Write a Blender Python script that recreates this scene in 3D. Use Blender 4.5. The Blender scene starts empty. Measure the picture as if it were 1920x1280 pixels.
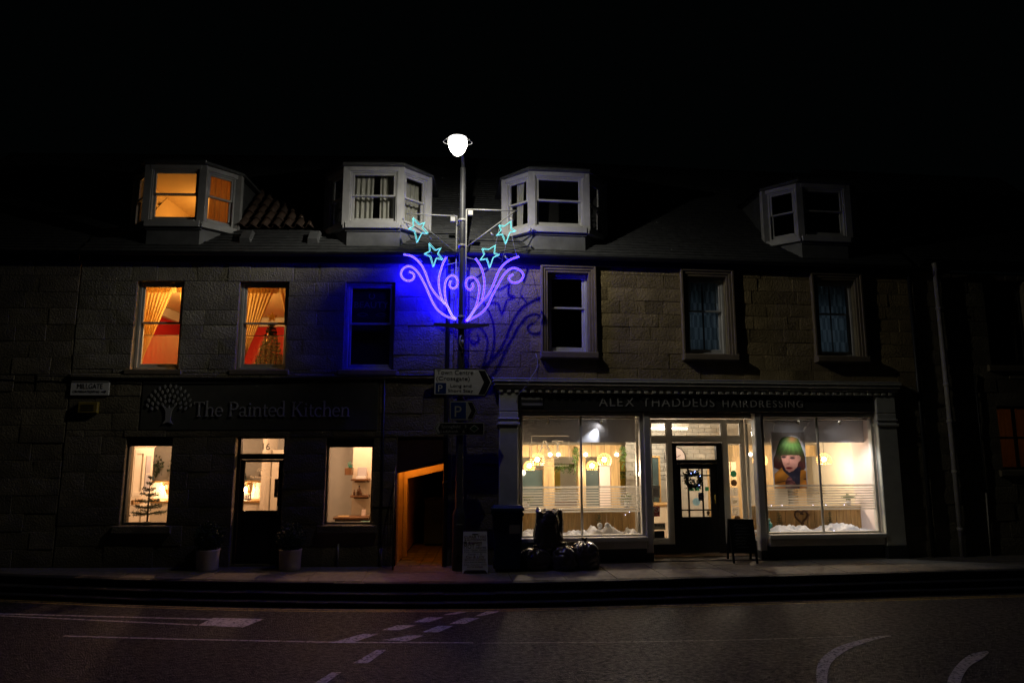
import bpy, bmesh, math, random
import numpy as np
from mathutils import Vector, Matrix, noise as mnoise
R = math.radians
sc = bpy.context.scene
COL = sc.collection
random.seed(7)

# ------------------------------------------------------------------ camera
cam_d = bpy.data.cameras.new('camera'); cam = bpy.data.objects.new('camera', cam_d); COL.objects.link(cam)
cam_d.lens = 24.0; cam_d.sensor_width = 36.0; cam_d.clip_start = 0.05; cam_d.clip_end = 2000
cam.location = (0.0, -12.2, 2.04)
cam.rotation_euler = (R(90 + 8.66), 0.0, R(-6.4))
sc.camera = cam

# ------------------------------------------------------------------ night sky
w = bpy.data.worlds.new('World'); sc.world = w; w.use_nodes = True
wn = w.node_tree; bg = wn.nodes['Background']
bg.inputs['Color'].default_value = (.60, .95, 1.0, 1); bg.inputs['Strength'].default_value = 0.0006      # near-black winter night, even all round

# ------------------------------------------------------------------ picture
sc.render.engine = 'CYCLES'
sc.view_settings.view_transform = 'Standard'; sc.view_settings.look = 'None'
sc.view_settings.exposure = 0.0; sc.view_settings.gamma = 1.0
sc.view_settings.use_curve_mapping = False
cy = sc.cycles
cy.use_denoising = True; cy.max_bounces = 7; cy.diffuse_bounces = 3; cy.glossy_bounces = 3
cy.transparent_max_bounces = 12; cy.transmission_bounces = 4
cy.sample_clamp_indirect = 3.0; cy.caustics_reflective = False; cy.caustics_refractive = False
cy.use_light_tree = True

# ------------------------------------------------------------------ materials
MAT = {}
def pmat(name, base, rough=0.7, var=0.0, nscale=4.0, bump=0.0, bscale=40.0, metal=0.0, rnd=0.0, spec=0.5, coat=0.0, dist=0.01, stretch=None, rvar=0.0):
    m = bpy.data.materials.new(name); m.use_nodes = True
    n = m.node_tree; b = n.nodes['Principled BSDF']
    b.inputs['Base Color'].default_value = (*base, 1); b.inputs['Roughness'].default_value = rough
    b.inputs['Metallic'].default_value = metal; b.inputs['Specular IOR Level'].default_value = spec
    b.inputs['Coat Weight'].default_value = coat
    tc = n.nodes.new('ShaderNodeTexCoord'); src = tc.outputs['Object']
    if stretch:
        mp = n.nodes.new('ShaderNodeMapping'); mp.inputs['Scale'].default_value = stretch
        n.links.new(src, mp.inputs['Vector']); src = mp.outputs['Vector']
    if rnd:
        oi = n.nodes.new('ShaderNodeObjectInfo')
        va = n.nodes.new('ShaderNodeVectorMath'); va.operation = 'MULTIPLY_ADD'
        va.inputs[1].default_value = (1, 1, 1)
        n.links.new(src, va.inputs[0])
        cb = n.nodes.new('ShaderNodeCombineXYZ')
        ml = n.nodes.new('ShaderNodeMath'); ml.operation = 'MULTIPLY'; ml.inputs[1].default_value = 37.0
        n.links.new(oi.outputs['Random'], ml.inputs[0])
        n.links.new(ml.outputs[0], cb.inputs[0]); n.links.new(ml.outputs[0], cb.inputs[1])
        n.links.new(cb.outputs[0], va.inputs[2]); src = va.outputs[0]
    if var or rnd:
        no = n.nodes.new('ShaderNodeTexNoise'); no.inputs['Scale'].default_value = nscale; no.inputs['Detail'].default_value = 6
        n.links.new(src, no.inputs['Vector'])
        mr = n.nodes.new('ShaderNodeMapRange'); mr.inputs['From Min'].default_value = .25; mr.inputs['From Max'].default_value = .75
        mr.inputs['To Min'].default_value = 1 - var; mr.inputs['To Max'].default_value = 1 + var
        n.links.new(no.outputs['Fac'], mr.inputs['Value'])
        val = mr.outputs[0]
        if rnd:
            m2 = n.nodes.new('ShaderNodeMapRange'); m2.inputs['To Min'].default_value = 1 - rnd; m2.inputs['To Max'].default_value = 1 + rnd
            n.links.new(oi.outputs['Random'], m2.inputs['Value'])
            mm = n.nodes.new('ShaderNodeMath'); mm.operation = 'MULTIPLY'
            n.links.new(val, mm.inputs[0]); n.links.new(m2.outputs[0], mm.inputs[1]); val = mm.outputs[0]
        vs = n.nodes.new('ShaderNodeVectorMath'); vs.operation = 'SCALE'; vs.inputs[0].default_value = base
        n.links.new(val, vs.inputs['Scale']); n.links.new(vs.outputs[0], b.inputs['Base Color'])
        if rvar:
            m3 = n.nodes.new('ShaderNodeMapRange'); m3.inputs['From Min'].default_value = .3; m3.inputs['From Max'].default_value = .7
            m3.inputs['To Min'].default_value = max(.03, rough - rvar); m3.inputs['To Max'].default_value = min(1, rough + rvar)
            n.links.new(no.outputs['Fac'], m3.inputs['Value']); n.links.new(m3.outputs[0], b.inputs['Roughness'])
    if bump:
        nb = n.nodes.new('ShaderNodeTexNoise'); nb.inputs['Scale'].default_value = bscale; nb.inputs['Detail'].default_value = 5; nb.inputs['Roughness'].default_value = .6
        n.links.new(src, nb.inputs['Vector'])
        bp = n.nodes.new('ShaderNodeBump'); bp.inputs['Strength'].default_value = bump; bp.inputs['Distance'].default_value = dist
        n.links.new(nb.outputs['Fac'], bp.inputs['Height']); n.links.new(bp.outputs[0], b.inputs['Normal'])
    MAT[name] = m; return m
def emat(name, col, s, sample=True):
    m = bpy.data.materials.new(name); m.use_nodes = True
    n = m.node_tree; b = n.nodes['Principled BSDF']
    b.inputs['Base Color'].default_value = (*[c * .5 for c in col], 1)
    b.inputs['Emission Color'].default_value = (*col, 1); b.inputs['Emission Strength'].default_value = s
    if not sample: m.cycles.emission_sampling = 'NONE'
    MAT[name] = m; return m
def glassmat(name, tint=(1, 1, 1), rough=.02, refl=1.0):
    m = bpy.data.materials.new(name); m.use_nodes = True
    n = m.node_tree; n.nodes.clear()
    o = n.nodes.new('ShaderNodeOutputMaterial'); t = n.nodes.new('ShaderNodeBsdfTransparent'); g = n.nodes.new('ShaderNodeBsdfGlossy')
    t.inputs['Color'].default_value = (*tint, 1); g.inputs['Roughness'].default_value = rough
    f = n.nodes.new('ShaderNodeFresnel'); ge = n.nodes.new('ShaderNodeNewGeometry'); mr = n.nodes.new('ShaderNodeMapRange')      # both faces of a thin pane reflect alike
    mr.inputs['To Min'].default_value = 1.45; mr.inputs['To Max'].default_value = 1/1.45; n.links.new(ge.outputs['Backfacing'], mr.inputs['Value']); n.links.new(mr.outputs[0], f.inputs['IOR'])
    ml = n.nodes.new('ShaderNodeMath'); ml.operation = 'MULTIPLY'; ml.inputs[1].default_value = refl
    mx = n.nodes.new('ShaderNodeMixShader')
    n.links.new(f.outputs[0], ml.inputs[0]); n.links.new(ml.outputs[0], mx.inputs[0]); n.links.new(t.outputs[0], mx.inputs[1]); n.links.new(g.outputs[0], mx.inputs[2])
    n.links.new(mx.outputs[0], o.inputs['Surface']); MAT[name] = m; return m
def veilmat(name, col, fac, transl=.5):
    """thin cloth or frosted film: part clear, part diffuse and translucent"""
    m = bpy.data.materials.new(name); m.use_nodes = True
    n = m.node_tree; n.nodes.clear()
    o = n.nodes.new('ShaderNodeOutputMaterial'); t = n.nodes.new('ShaderNodeBsdfTransparent')
    d = n.nodes.new('ShaderNodeBsdfDiffuse'); d.inputs['Color'].default_value = (*col, 1)
    l = n.nodes.new('ShaderNodeBsdfTranslucent'); l.inputs['Color'].default_value = (*col, 1)
    a = n.nodes.new('ShaderNodeMixShader'); a.inputs[0].default_value = transl
    n.links.new(d.outputs[0], a.inputs[1]); n.links.new(l.outputs[0], a.inputs[2])
    mx = n.nodes.new('ShaderNodeMixShader'); mx.inputs[0].default_value = fac
    n.links.new(t.outputs[0], mx.inputs[1]); n.links.new(a.outputs[0], mx.inputs[2])
    n.links.new(mx.outputs[0], o.inputs['Surface']); MAT[name] = m; return m
def woodmat(name, base, rough=.5):
    m = bpy.data.materials.new(name); m.use_nodes = True
    n = m.node_tree; b = n.nodes['Principled BSDF']; b.inputs['Roughness'].default_value = rough
    tc = n.nodes.new('ShaderNodeTexCoord'); mp = n.nodes.new('ShaderNodeMapping'); mp.inputs['Scale'].default_value = (9, 9, .8)
    oi = n.nodes.new('ShaderNodeObjectInfo')
    no = n.nodes.new('ShaderNodeTexNoise'); no.inputs['Scale'].default_value = 2.5; no.inputs['Detail'].default_value = 6; no.inputs['Distortion'].default_value = .8
    no.noise_dimensions = '4D'
    ml = n.nodes.new('ShaderNodeMath'); ml.operation = 'MULTIPLY'; ml.inputs[1].default_value = 50
    n.links.new(oi.outputs['Random'], ml.inputs[0]); n.links.new(ml.outputs[0], no.inputs['W'])
    n.links.new(tc.outputs['Object'], mp.inputs[0]); n.links.new(mp.outputs[0], no.inputs['Vector'])
    cr = n.nodes.new('ShaderNodeValToRGB'); cr.color_ramp.elements[0].position = .3; cr.color_ramp.elements[1].position = .7
    cr.color_ramp.elements[0].color = (*[c * .55 for c in base], 1); cr.color_ramp.elements[1].color = (*[min(1, c * 1.2) for c in base], 1)
    n.links.new(no.outputs['Fac'], cr.inputs[0]); n.links.new(cr.outputs[0], b.inputs['Base Color'])
    MAT[name] = m; return m

def wornmat(name, col):
    """road paint worn through to the chippings"""
    m = pmat(name, col, .65, 0, 5, .6, 60); n = m.node_tree; b = n.nodes['Principled BSDF']; tc = n.nodes['Texture Coordinate']
    a = n.nodes.new('ShaderNodeTexNoise'); a.inputs['Scale'].default_value = 26; a.inputs['Detail'].default_value = 8; a.inputs['Roughness'].default_value = .75
    r = n.nodes.new('ShaderNodeValToRGB'); e = r.color_ramp.elements; e[0].position = .40; e[0].color = (.03, .028, .026, 1); e[1].position = .52; e[1].color = (*col, 1)
    n.links.new(tc.outputs['Object'], a.inputs['Vector']); n.links.new(a.outputs['Fac'], r.inputs[0]); n.links.new(r.outputs[0], b.inputs['Base Color'])
pmat('stone_grey', (.30, .275, .20), .92, .34, 2.0, 1.0, 32, rnd=.15, dist=.030, spec=.15)
pmat('stone_tan', (.29, .228, .115), .92, .38, 2.0, 1.0, 30, rnd=.22, dist=.032, spec=.15)
pmat('stone_dark', (.20, .175, .12), .92, .40, 2.0, 1.0, 32, rnd=.18, dist=.028, spec=.15)
pmat('dressed_stone', (.21, .172, .112), .85, .2, 5, .4, 60, spec=.25)
pmat('mortar', (.24, .205, .14), .95, .25, 8, .5, 60, spec=.15)
pmat('painted_stone', (.10, .10, .085), .75, .18, 4, .35, 45, rnd=.12, spec=.3)
pmat('white_paint', (.47, .47, .46), .5, .22, 3.5, .12, 60)
pmat('shop_white', (.66, .64, .58), .45, .08, 5, .08, 60)
pmat('shop_green', (.62, .63, .55), .45, .12, 5, .06, 60)
pmat('black_paint', (.012, .013, .012), .35, .2, 5, .05, 60)
pmat('fascia_paint', (.035, .036, .034), .5, .2, 4, .05, 50)
pmat('slate', (.075, .078, .08), .6, .3, 8, .4, 60, spec=.4)
pmat('lead', (.16, .165, .17), .6, .3, 4, .25, 20, metal=.2)
pmat('pantile', (.075, .045, .03), .8, .35, 6, .4, 40, rnd=.3)
pmat('gutter_iron', (.02, .021, .02), .5, .2, 8, .1, 40)
pmat('pipe_paint', (.34, .32, .27), .5, .2, 7, .15, 40)
pmat('pole_steel', (.05, .052, .056), .5, .2, 6, .1, 40)
pmat('galvanised', (.42, .42, .40), .5, .2, 12, .1, 50, metal=.2)
pmat('plastic_grey', (.40, .40, .38), .5, .1)
pmat('asphalt', (.03, .03, .03), .55, 0, 9, 0, 45, spec=.45)
_n = MAT['asphalt'].node_tree; _b = _n.nodes['Principled BSDF']; _tc = _n.nodes['Texture Coordinate']      # rolled chippings: pale and dark grains, each a small bump
_vo = _n.nodes.new('ShaderNodeTexVoronoi'); _vo.inputs['Scale'].default_value = 55; _n.links.new(_tc.outputs['Object'], _vo.inputs['Vector'])
_no = _n.nodes.new('ShaderNodeTexNoise'); _no.inputs['Scale'].default_value = 17; _no.inputs['Detail'].default_value = 8; _no.inputs['Roughness'].default_value = .75; _n.links.new(_tc.outputs['Object'], _no.inputs['Vector'])
_rp = _n.nodes.new('ShaderNodeValToRGB'); _e = _rp.color_ramp.elements; _e[0].position = .40; _e[0].color = (.006, .0055, .005, 1); _e[1].position = .60; _e[1].color = (.075, .066, .060, 1)
_mp = _n.nodes.new('ShaderNodeMapping'); _mp.inputs['Scale'].default_value = (.75, 1.2, 1); _n.links.new(_tc.outputs['Object'], _mp.inputs[0]); _n.links.new(_mp.outputs[0], _no.inputs['Vector'])
_n.links.new(_no.outputs['Fac'], _rp.inputs[0]); _n.links.new(_rp.outputs[0], _b.inputs['Base Color'])
_rr = _n.nodes.new('ShaderNodeMapRange'); _rr.inputs['From Min'].default_value = .35; _rr.inputs['From Max'].default_value = .65; _rr.inputs['To Min'].default_value = .75; _rr.inputs['To Max'].default_value = .38
_n.links.new(_no.outputs['Fac'], _rr.inputs['Value']); _n.links.new(_rr.outputs[0], _b.inputs['Roughness'])
_mx = _n.nodes.new('ShaderNodeMath'); _mx.operation = 'MULTIPLY_ADD'; _mx.inputs[1].default_value = .8; _n.links.new(_no.outputs['Fac'], _mx.inputs[0]); _n.links.new(_vo.outputs['Distance'], _mx.inputs[2])
_bp = _n.nodes.new('ShaderNodeBump'); _bp.inputs['Strength'].default_value = 1.0; _bp.inputs['Distance'].default_value = .035; _n.links.new(_mx.outputs[0], _bp.inputs['Height']); _n.links.new(_bp.outputs[0], _b.inputs['Normal'])
pmat('asphalt_ground', (.03, .03, .03), .9, .3, 6, .4, 50)
pmat('paving', (.15, .135, .11), .75, .3, 9, .5, 60, spec=.4, rnd=.12)
pmat('kerb_granite', (.03, .029, .027), .75, .3, 9, .4, 70, rnd=.2, spec=.3)
wornmat('road_white', (.56, .53, .50))
wornmat('road_yellow', (.42, .30, .07))
pmat('sign_white', (.82, .82, .82), .4, .04, 3)
pmat('sign_black', (.012, .012, .014), .45)
pmat('sign_blue', (.015, .05, .22), .4, .06, 3)
pmat('sign_green', (.01, .06, .03), .4)
pmat('letter_grey', (.42, .42, .40), .45, .05)
pmat('letter_dim', (.42, .42, .40), .45, .05)
pmat('letter_faint', (.17, .17, .17), .6)
pmat('board_red', (.13, .012, .014), .5)
pmat('bin_blue', (.018, .040, .10), .42, .2, 6, .15, 30)
pmat('rubber', (.012, .012, .012), .8)
pmat('bag_black', (.055, .042, .038), .26, .3, 5, .35, 11, spec=.9, dist=.02)
pmat('pot_pale', (.74, .66, .55), .75, .2, 5, .3, 40)
pmat('leaf_dark', (.020, .042, .018), .6, .4, 9, rnd=.2)
pmat('needle', (.050, .080, .034), .6, .4, 9)
pmat('leaf_green', (.10, .17, .035), .5, .4, 9)
pmat('bark', (.09, .055, .03), .85, .3, 12, .3, 50)
pmat('wall_cream', (.74, .66, .52), .8, .06, 2)
pmat('wall_kitchen', (.66, .60, .50), .8, .05, 2)
pmat('wall_grey', (.33, .34, .33), .8, .05, 2)
pmat('kitchen_paint', (.72, .68, .58), .45, .04, 3)
pmat('tile_white', (.80, .77, .70), .3, .04, 3)
pmat('wall_red', (.50, .012, .016), .8, .1, 2)
pmat('wall_orange', (.82, .60, .28), .85, .05, 2)
pmat('floor_wood', (.24, .15, .08), .5, .2, 5)
pmat('salon_wall', (.72, .66, .52), .8, .06, 2)
pmat('salon_brick', (.52, .49, .42), .85, .18, 6, .4, 40, rnd=.12)
pmat('valance', (.58, .58, .63), .85, .06, 3, .2, 40)
pmat('pink_white', (.78, .66, .62), .7, .04, 3)
pmat('snow_cloth', (.72, .72, .74), .9, .06, 7, .5, 30)
pmat('mirror_dark', (.05, .075, .075), .08, .3, 2, spec=.6)
pmat('poster_yellow', (.62, .46, .06), .6, .25, 2)
pmat('steel', (.5, .5, .5), .3, metal=.9)
pmat('brass', (.42, .32, .05), .4, .2, 8, metal=.4)
pmat('ink', (.02, .02, .02), .6)
pmat('book_blue', (.07, .15, .20), .6, .1)
pmat('paper_grey', (.42, .42, .47), .6, .1)
pmat('bottle_amber', (.07, .03, .012), .12, spec=.7)
pmat('teal', (.04, .22, .18), .6)
pmat('sticker_dark', (.05, .035, .03), .5, .2, 8)
pmat('sticker_green', (.03, .12, .07), .5, .2, 8)
pmat('sticker_blue', (.30, .42, .48), .5, .1, 8)
pmat('sticker_red', (.48, .04, .03), .5, .1)
pmat('chalk', (.35, .35, .33), .8, .2, 20)
pmat('gold', (.75, .55, .18), .3, metal=.7)
pmat('bauble', (.65, .35, .18), .2, metal=.6)
woodmat('wood_warm', (.46, .27, .09)); woodmat('wood_pale', (.50, .34, .15)); woodmat('wood_dark', (.13, .06, .022))
glassmat('glass'); glassmat('glass_lamp', (1, 1, 1), .05, .6)
veilmat('net', (.80, .56, .30), .15, .8); veilmat('curtain_gold', (.80, .55, .20), .95, .55); veilmat('curtain_pale', (.66, .66, .58), .97, .3)
veilmat('frost', (.62, .60, .56), .62, .6); veilmat('vinyl', (.95, .90, .80), 1.0, .85); veilmat('curtain_brown', (.36, .17, .06), .97, .6); veilmat('film_green', (.10, .34, .22), .95, .7); veilmat('film_brown', (.16, .10, .06), .95, .7); veilmat('film_blue', (.45, .62, .70), .95, .7)

# ------------------------------------------------------------------ mesh builder
class MB:
    def __init__(s): s.v = []; s.f = []; s.M = None; s.sm = []
    def add(s, vs, fs, smooth=False):
        o = len(s.v)
        if s.M is not None: vs = [tuple(s.M @ Vector(p)) for p in vs]
        s.v += [tuple(p) for p in vs]; s.f += [tuple(i + o for i in f) for f in fs]; s.sm += [smooth] * len(fs); return s
    def box(s, x0, x1, y0, y1, z0, z1):
        return s.add([(x0,y0,z0),(x1,y0,z0),(x1,y1,z0),(x0,y1,z0),(x0,y0,z1),(x1,y0,z1),(x1,y1,z1),(x0,y1,z1)],
                     [(0,3,2,1),(4,5,6,7),(0,1,5,4),(1,2,6,5),(2,3,7,6),(3,0,4,7)])
    def cbox(s, x0, x1, y0, y1, z0, z1, c=.006):
        """box whose front (-y) edges are chamfered"""
        return s.add([(x0,y1,z0),(x1,y1,z0),(x1,y1,z1),(x0,y1,z1),(x0,y0+c,z0),(x1,y0+c,z0),(x1,y0+c,z1),(x0,y0+c,z1),
                      (x0+c,y0,z0+c),(x1-c,y0,z0+c),(x1-c,y0,z1-c),(x0+c,y0,z1-c)],
                     [(0,3,2,1),(8,9,10,11),(0,1,5,4),(1,2,6,5),(2,3,7,6),(3,0,4,7),(4,5,9,8),(5,6,10,9),(6,7,11,10),(7,4,8,11)])
    def prism(s, poly, y0, y1):
        """poly = [(x, z)] counter-clockwise seen from -y"""
        n = len(poly)
        return s.add([(x, y0, z) for x, z in poly] + [(x, y1, z) for x, z in poly],
                     [tuple(range(n)), tuple(range(2*n-1, n-1, -1))] + [(i, n+i, n+(i+1) % n, (i+1) % n) for i in range(n)])
    def prismz(s, poly, z0, z1):
        n = len(poly)
        return s.add([(x, y, z0) for x, y in poly] + [(x, y, z1) for x, y in poly],
                     [tuple(range(n-1, -1, -1)), tuple(range(n, 2*n))] + [(i, (i+1) % n, n+(i+1) % n, n+i) for i in range(n)])
    def tube(s, pts, r, n=8, cap=True, smooth=True):
        pts = [Vector(p) for p in pts]; rs = r if isinstance(r, (list, tuple)) else [r] * len(pts)
        vs = []; up = None
        for i, p in enumerate(pts):
            t = (pts[min(i+1, len(pts)-1)] - pts[max(i-1, 0)])
            if t.length < 1e-9: t = Vector((0, 0, 1))
            t.normalize()
            if up is None: up = Vector((0, 0, 1)) if abs(t.z) < .9 else Vector((0, 1, 0))
            a = t.cross(up)
            if a.length < 1e-6: a = t.cross(Vector((1, 0, 0)))
            a.normalize(); b = a.cross(t).normalized(); up = b
            for k in range(n):
                an = 2 * math.pi * k / n
                vs.append(p + (a * math.cos(an) + b * math.sin(an)) * rs[i])
        fs = [(i*n+k, i*n+(k+1) % n, (i+1)*n+(k+1) % n, (i+1)*n+k) for i in range(len(pts)-1) for k in range(n)]
        s.add(vs, fs, smooth)
        if cap:
            o = len(s.v) - len(vs)
            s.f += [tuple(o+k for k in range(n-1, -1, -1)), tuple(o+(len(pts)-1)*n+k for k in range(n))]; s.sm += [False, False]
        return s
    def lathe(s, prof, n=20, c=(0, 0, 0), smooth=True):
        vs = [(c[0]+r*math.cos(2*math.pi*k/n), c[1]+r*math.sin(2*math.pi*k/n), c[2]+z) for r, z in prof for k in range(n)]
        fs = [(i*n+k, i*n+(k+1) % n, (i+1)*n+(k+1) % n, (i+1)*n+k) for i in range(len(prof)-1) for k in range(n)]
        return s.add(vs, fs, smooth)
    def ball(s, c, r, n=8, m=6, sc=(1, 1, 1)):
        prof = [(math.sin(math.pi*i/m), -math.cos(math.pi*i/m)) for i in range(m+1)]
        vs = [(c[0]+r*sc[0]*p*math.cos(2*math.pi*k/n), c[1]+r*sc[1]*p*math.sin(2*math.pi*k/n), c[2]+r*sc[2]*z) for p, z in prof for k in range(n)]
        fs = [(i*n+k, i*n+(k+1) % n, (i+1)*n+(k+1) % n, (i+1)*n+k) for i in range(m) for k in range(n)]
        return s.add(vs, fs, True)
    def octa(s, c, r):
        x, y, z = c
        return s.add([(x+r,y,z),(x-r,y,z),(x,y+r,z),(x,y-r,z),(x,y,z+r),(x,y,z-r)],
                     [(0,2,4),(2,1,4),(1,3,4),(3,0,4),(2,0,5),(1,2,5),(3,1,5),(0,3,5)])
    def disc(s, c, r, y1=None, n=20, th=.003):
        poly = [(c[0]+r*math.cos(2*math.pi*k/n), c[2]+r*math.sin(2*math.pi*k/n)) for k in range(n)]
        return s.prism(poly, c[1]-th, c[1])
    def mesh(s, name):
        me = bpy.data.meshes.new(name); me.from_pydata(s.v, [], s.f); me.validate()
        if len(me.polygons) == len(s.sm): me.polygons.foreach_set('use_smooth', s.sm)
        me.update(); return me
    def build(s, name, mat, parent=None, loc=None, rot=None):
        me = s.mesh(name); me.materials.append(MAT[mat])
        return link(name, me, parent, loc, rot)
def link(name, data, parent=None, loc=None, rot=None):
    o = bpy.data.objects.new(name, data); COL.objects.link(o)
    if parent is not None: o.parent = parent
    if loc is not None: o.location = loc
    if rot is not None: o.rotation_euler = rot
    return o
def tag(o, label=None, cat=None, group=None, kind=None):
    if label: o['label'] = label
    if cat: o['category'] = cat
    if group: o['group'] = group
    if kind: o['kind'] = kind
    return o
TH = R(-5.0); LO = Vector((.25, 0, 0))
def LF(s, y, z):          # frame of the left-hand facade, which turns five degrees back from the street
    return (LO.x + s*math.cos(TH) - y*math.sin(TH), s*math.sin(TH) + y*math.cos(TH), z)
def thing(name, label, cat, loc=(0, 0, 0), rz=0.0, group=None):
    return tag(link(name, None, None, loc, (0, 0, rz)), label, cat, group)
def lthing(name, label, cat, s, y, z, rz=0.0, group=None):
    return thing(name, label, cat, LF(s, y, z), TH + rz, group)
def light(name, kind, loc, power, col, parent=None, r=.05, rot=None, spot=None, blend=.5):
    d = bpy.data.lights.new(name, kind); d.energy = power; d.color = col
    if kind != 'AREA': d.shadow_soft_size = r
    else: d.size = r
    if spot: d.spot_size = spot; d.spot_blend = blend
    o = link(name, d, parent, loc, rot); return o

def glyphs(txt, size, xs=1.0, ext=.004):
    """letters in the x-z plane facing -y, as (verts, faces)"""
    c = bpy.data.curves.new('glyph', 'FONT'); c.body = txt; c.size = size; c.extrude = ext; c.resolution_u = 3
    o = bpy.data.objects.new('glyph', c); me = bpy.data.meshes.new_from_object(o)
    v = [(p.co.x*xs, -p.co.z, p.co.y) for p in me.vertices]; f = [tuple(q.vertices) for q in me.polygons]
    bpy.data.objects.remove(o); bpy.data.curves.remove(c); bpy.data.meshes.remove(me)
    return v, f
def put_text(mb, txt, x, y, z, size, xs=1.0, align='L', width=None, ext=.003):
    v, f = glyphs(txt, size, xs, ext)
    if not v: return
    x0 = min(p[0] for p in v); x1 = max(p[0] for p in v)
    k = 1.0 if width is None else width / max(1e-6, x1-x0)
    sh = {'L': -x0*k, 'C': -(x0+x1)/2*k, 'R': -x1*k}[align]
    mb.add([(p[0]*k + sh + x, p[1]+y, p[2]+z) for p in v], f)
# ------------------------------------------------------------------ the setting: ground, road, pavement
RZ = -.30
def sheet(name, poly, z, mat, parent=None, kind='structure'):
    mb = MB(); mb.add([(x, y, z) for x, y in poly], [tuple(range(len(poly)))])
    o = mb.build(name, mat, parent)
    if parent is None: tag(o, kind=kind)
    return o
sheet('ground', [(-400, -400), (400, -400), (400, 400), (-400, 400)], RZ - .03, 'asphalt_ground')
road = sheet('road', [(-40, -22), (40, -22), (40, 2), (-40, 2)], RZ, 'asphalt')
def catmull(P, n=12):
    out = []
    for i in range(len(P)-1):
        p0, p1, p2, p3 = P[max(i-1, 0)], P[i], P[i+1], P[min(i+2, len(P)-1)]
        for k in range(n):
            t = k/n
            out.append(tuple(.5*((2*b)+(-a+c)*t+(2*a-5*b+4*c-d)*t*t+(-a+3*b-3*c+d)*t**3) for a, b, c, d in zip(p0, p1, p2, p3)))
    out.append(tuple(P[-1])); return out
KERB = catmull([(-14, 1.15), (-10, .62), (-6.84, -.06), (-4.6, -.66), (-2.66, -1.05), (-.6, -1.40), (1.2, -1.55), (3.2, -1.55), (5.3, -1.5), (9.6, -1.43), (16, -1.4)], 14)
YEL = catmull([(-14, .75), (-10, .25), (-6.6, -.45), (-4.56, -1.02), (-2.76, -1.455), (-.8, -1.76), (1.15, -1.927), (3.2, -1.955), (5.02, -1.95), (9.12, -1.89), (16, -1.86)], 14)
def offset(path, d):
    out = []
    for i, p in enumerate(path):
        a = path[max(i-1, 0)]; b = path[min(i+1, len(path)-1)]
        tx, ty = b[0]-a[0], b[1]-a[1]; l = math.hypot(tx, ty)
        out.append((p[0]+ty/l*d, p[1]-tx/l*d))     # d > 0 : towards the road
    return out
def wall_line(x): return -(x-.25)*math.tan(R(5)) if x < .25 else 0.0
# pavement: flagstones laid back from the kerb, one object for each
pav = tag(link('pavement', None), kind='structure')
base = MB(); K = offset(KERB, -.13)
vs = []; fs = []
for i, p in enumerate(K):
    vs += [(p[0], p[1], -.012), (p[0], wall_line(p[0]) + .6, -.012)]
    if i: fs.append((2*i-2, 2*i, 2*i+1, 2*i-1))
base.add(vs, fs); base.build('bed', 'mortar', pav)
def at_x(path, x):
    for a, b in zip(path, path[1:]):
        if a[0] <= x <= b[0]: return a[1] + (b[1]-a[1])*(x-a[0])/max(1e-6, b[0]-a[0])
    return path[-1][1]
rg = random.Random(3)
x = -8.4
while x < 12:
    wd = rg.uniform(.55, .85); x1 = x + wd
    ya0, ya1 = at_x(K, x)+.006, at_x(K, x1)+.006
    yb0, yb1 = wall_line(x)+.02, wall_line(x1)+.02
    rows = [0, .5, 1] if rg.random() < .75 else [0, rg.uniform(.3, .7), 1]
    for a, b in zip(rows, rows[1:]):
        g = .005
        q = [(x+g, ya0+(yb0-ya0)*a+g), (x1-g, ya1+(yb1-ya1)*a+g), (x1-g, ya1+(yb1-ya1)*b-g), (x+g, ya0+(yb0-ya0)*b-g)]
        MB().prismz(q, -.011, rg.uniform(-.003, .002)).build('flagstone', 'paving', pav)
    x = x1
# stepped kerb: three rows of stones down to the gutter
def arc_pts(path, step):
    out = [path[0]]; acc = 0
    for a, b in zip(path, path[1:]):
        l = math.hypot(b[0]-a[0], b[1]-a[1]); acc += l
        if acc >= step: out.append(b); acc = 0
    return out
for row, (d, zt, zb, wdt) in enumerate([(0, .0, -.125, .13), (.15, -.122, -.225, .16), (.28, -.222, RZ-.01, .14)]):
    edge = offset(KERB, d); back = offset(KERB, d - wdt)
    pts_e = [p for p in edge if -9 < p[0] < 13]; pts_b = [back[i] for i, p in enumerate(edge) if -9 < p[0] < 13]
    i = 0
    while i < len(pts_e)-1:
        j = min(i+3, len(pts_e)-1)
        mid = (i+j)//2
        f = lambda P, Q, t: (P[0]+(Q[0]-P[0])*t, P[1]+(Q[1]-P[1])*t)
        e = .006
        quad = [f(pts_e[i], pts_e[j], e), f(pts_e[i], pts_e[j], 1-e), f(pts_b[i], pts_b[j], 1-e), f(pts_b[i], pts_b[j], e)]
        dz = rg.uniform(-.004, .004)
        mb = MB(); c = .012
        inner = [f(quad[0], quad[3], .1), f(quad[1], quad[2], .1), quad[2], quad[3]]
        n4 = [(p[0], p[1], zb) for p in quad] + [(p[0], p[1], zt-c+dz) for p in quad] + [(p[0], p[1], zt+dz) for p in inner]
        mb.add(n4, [(0,1,5,4),(1,2,6,5),(2,3,7,6),(3,0,4,7),(4,5,9,8),(5,6,10,9),(6,7,11,10),(7,4,8,11),(8,9,10,11)])
        mb.build('kerbstone', 'kerb_granite', pav); i = j
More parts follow.
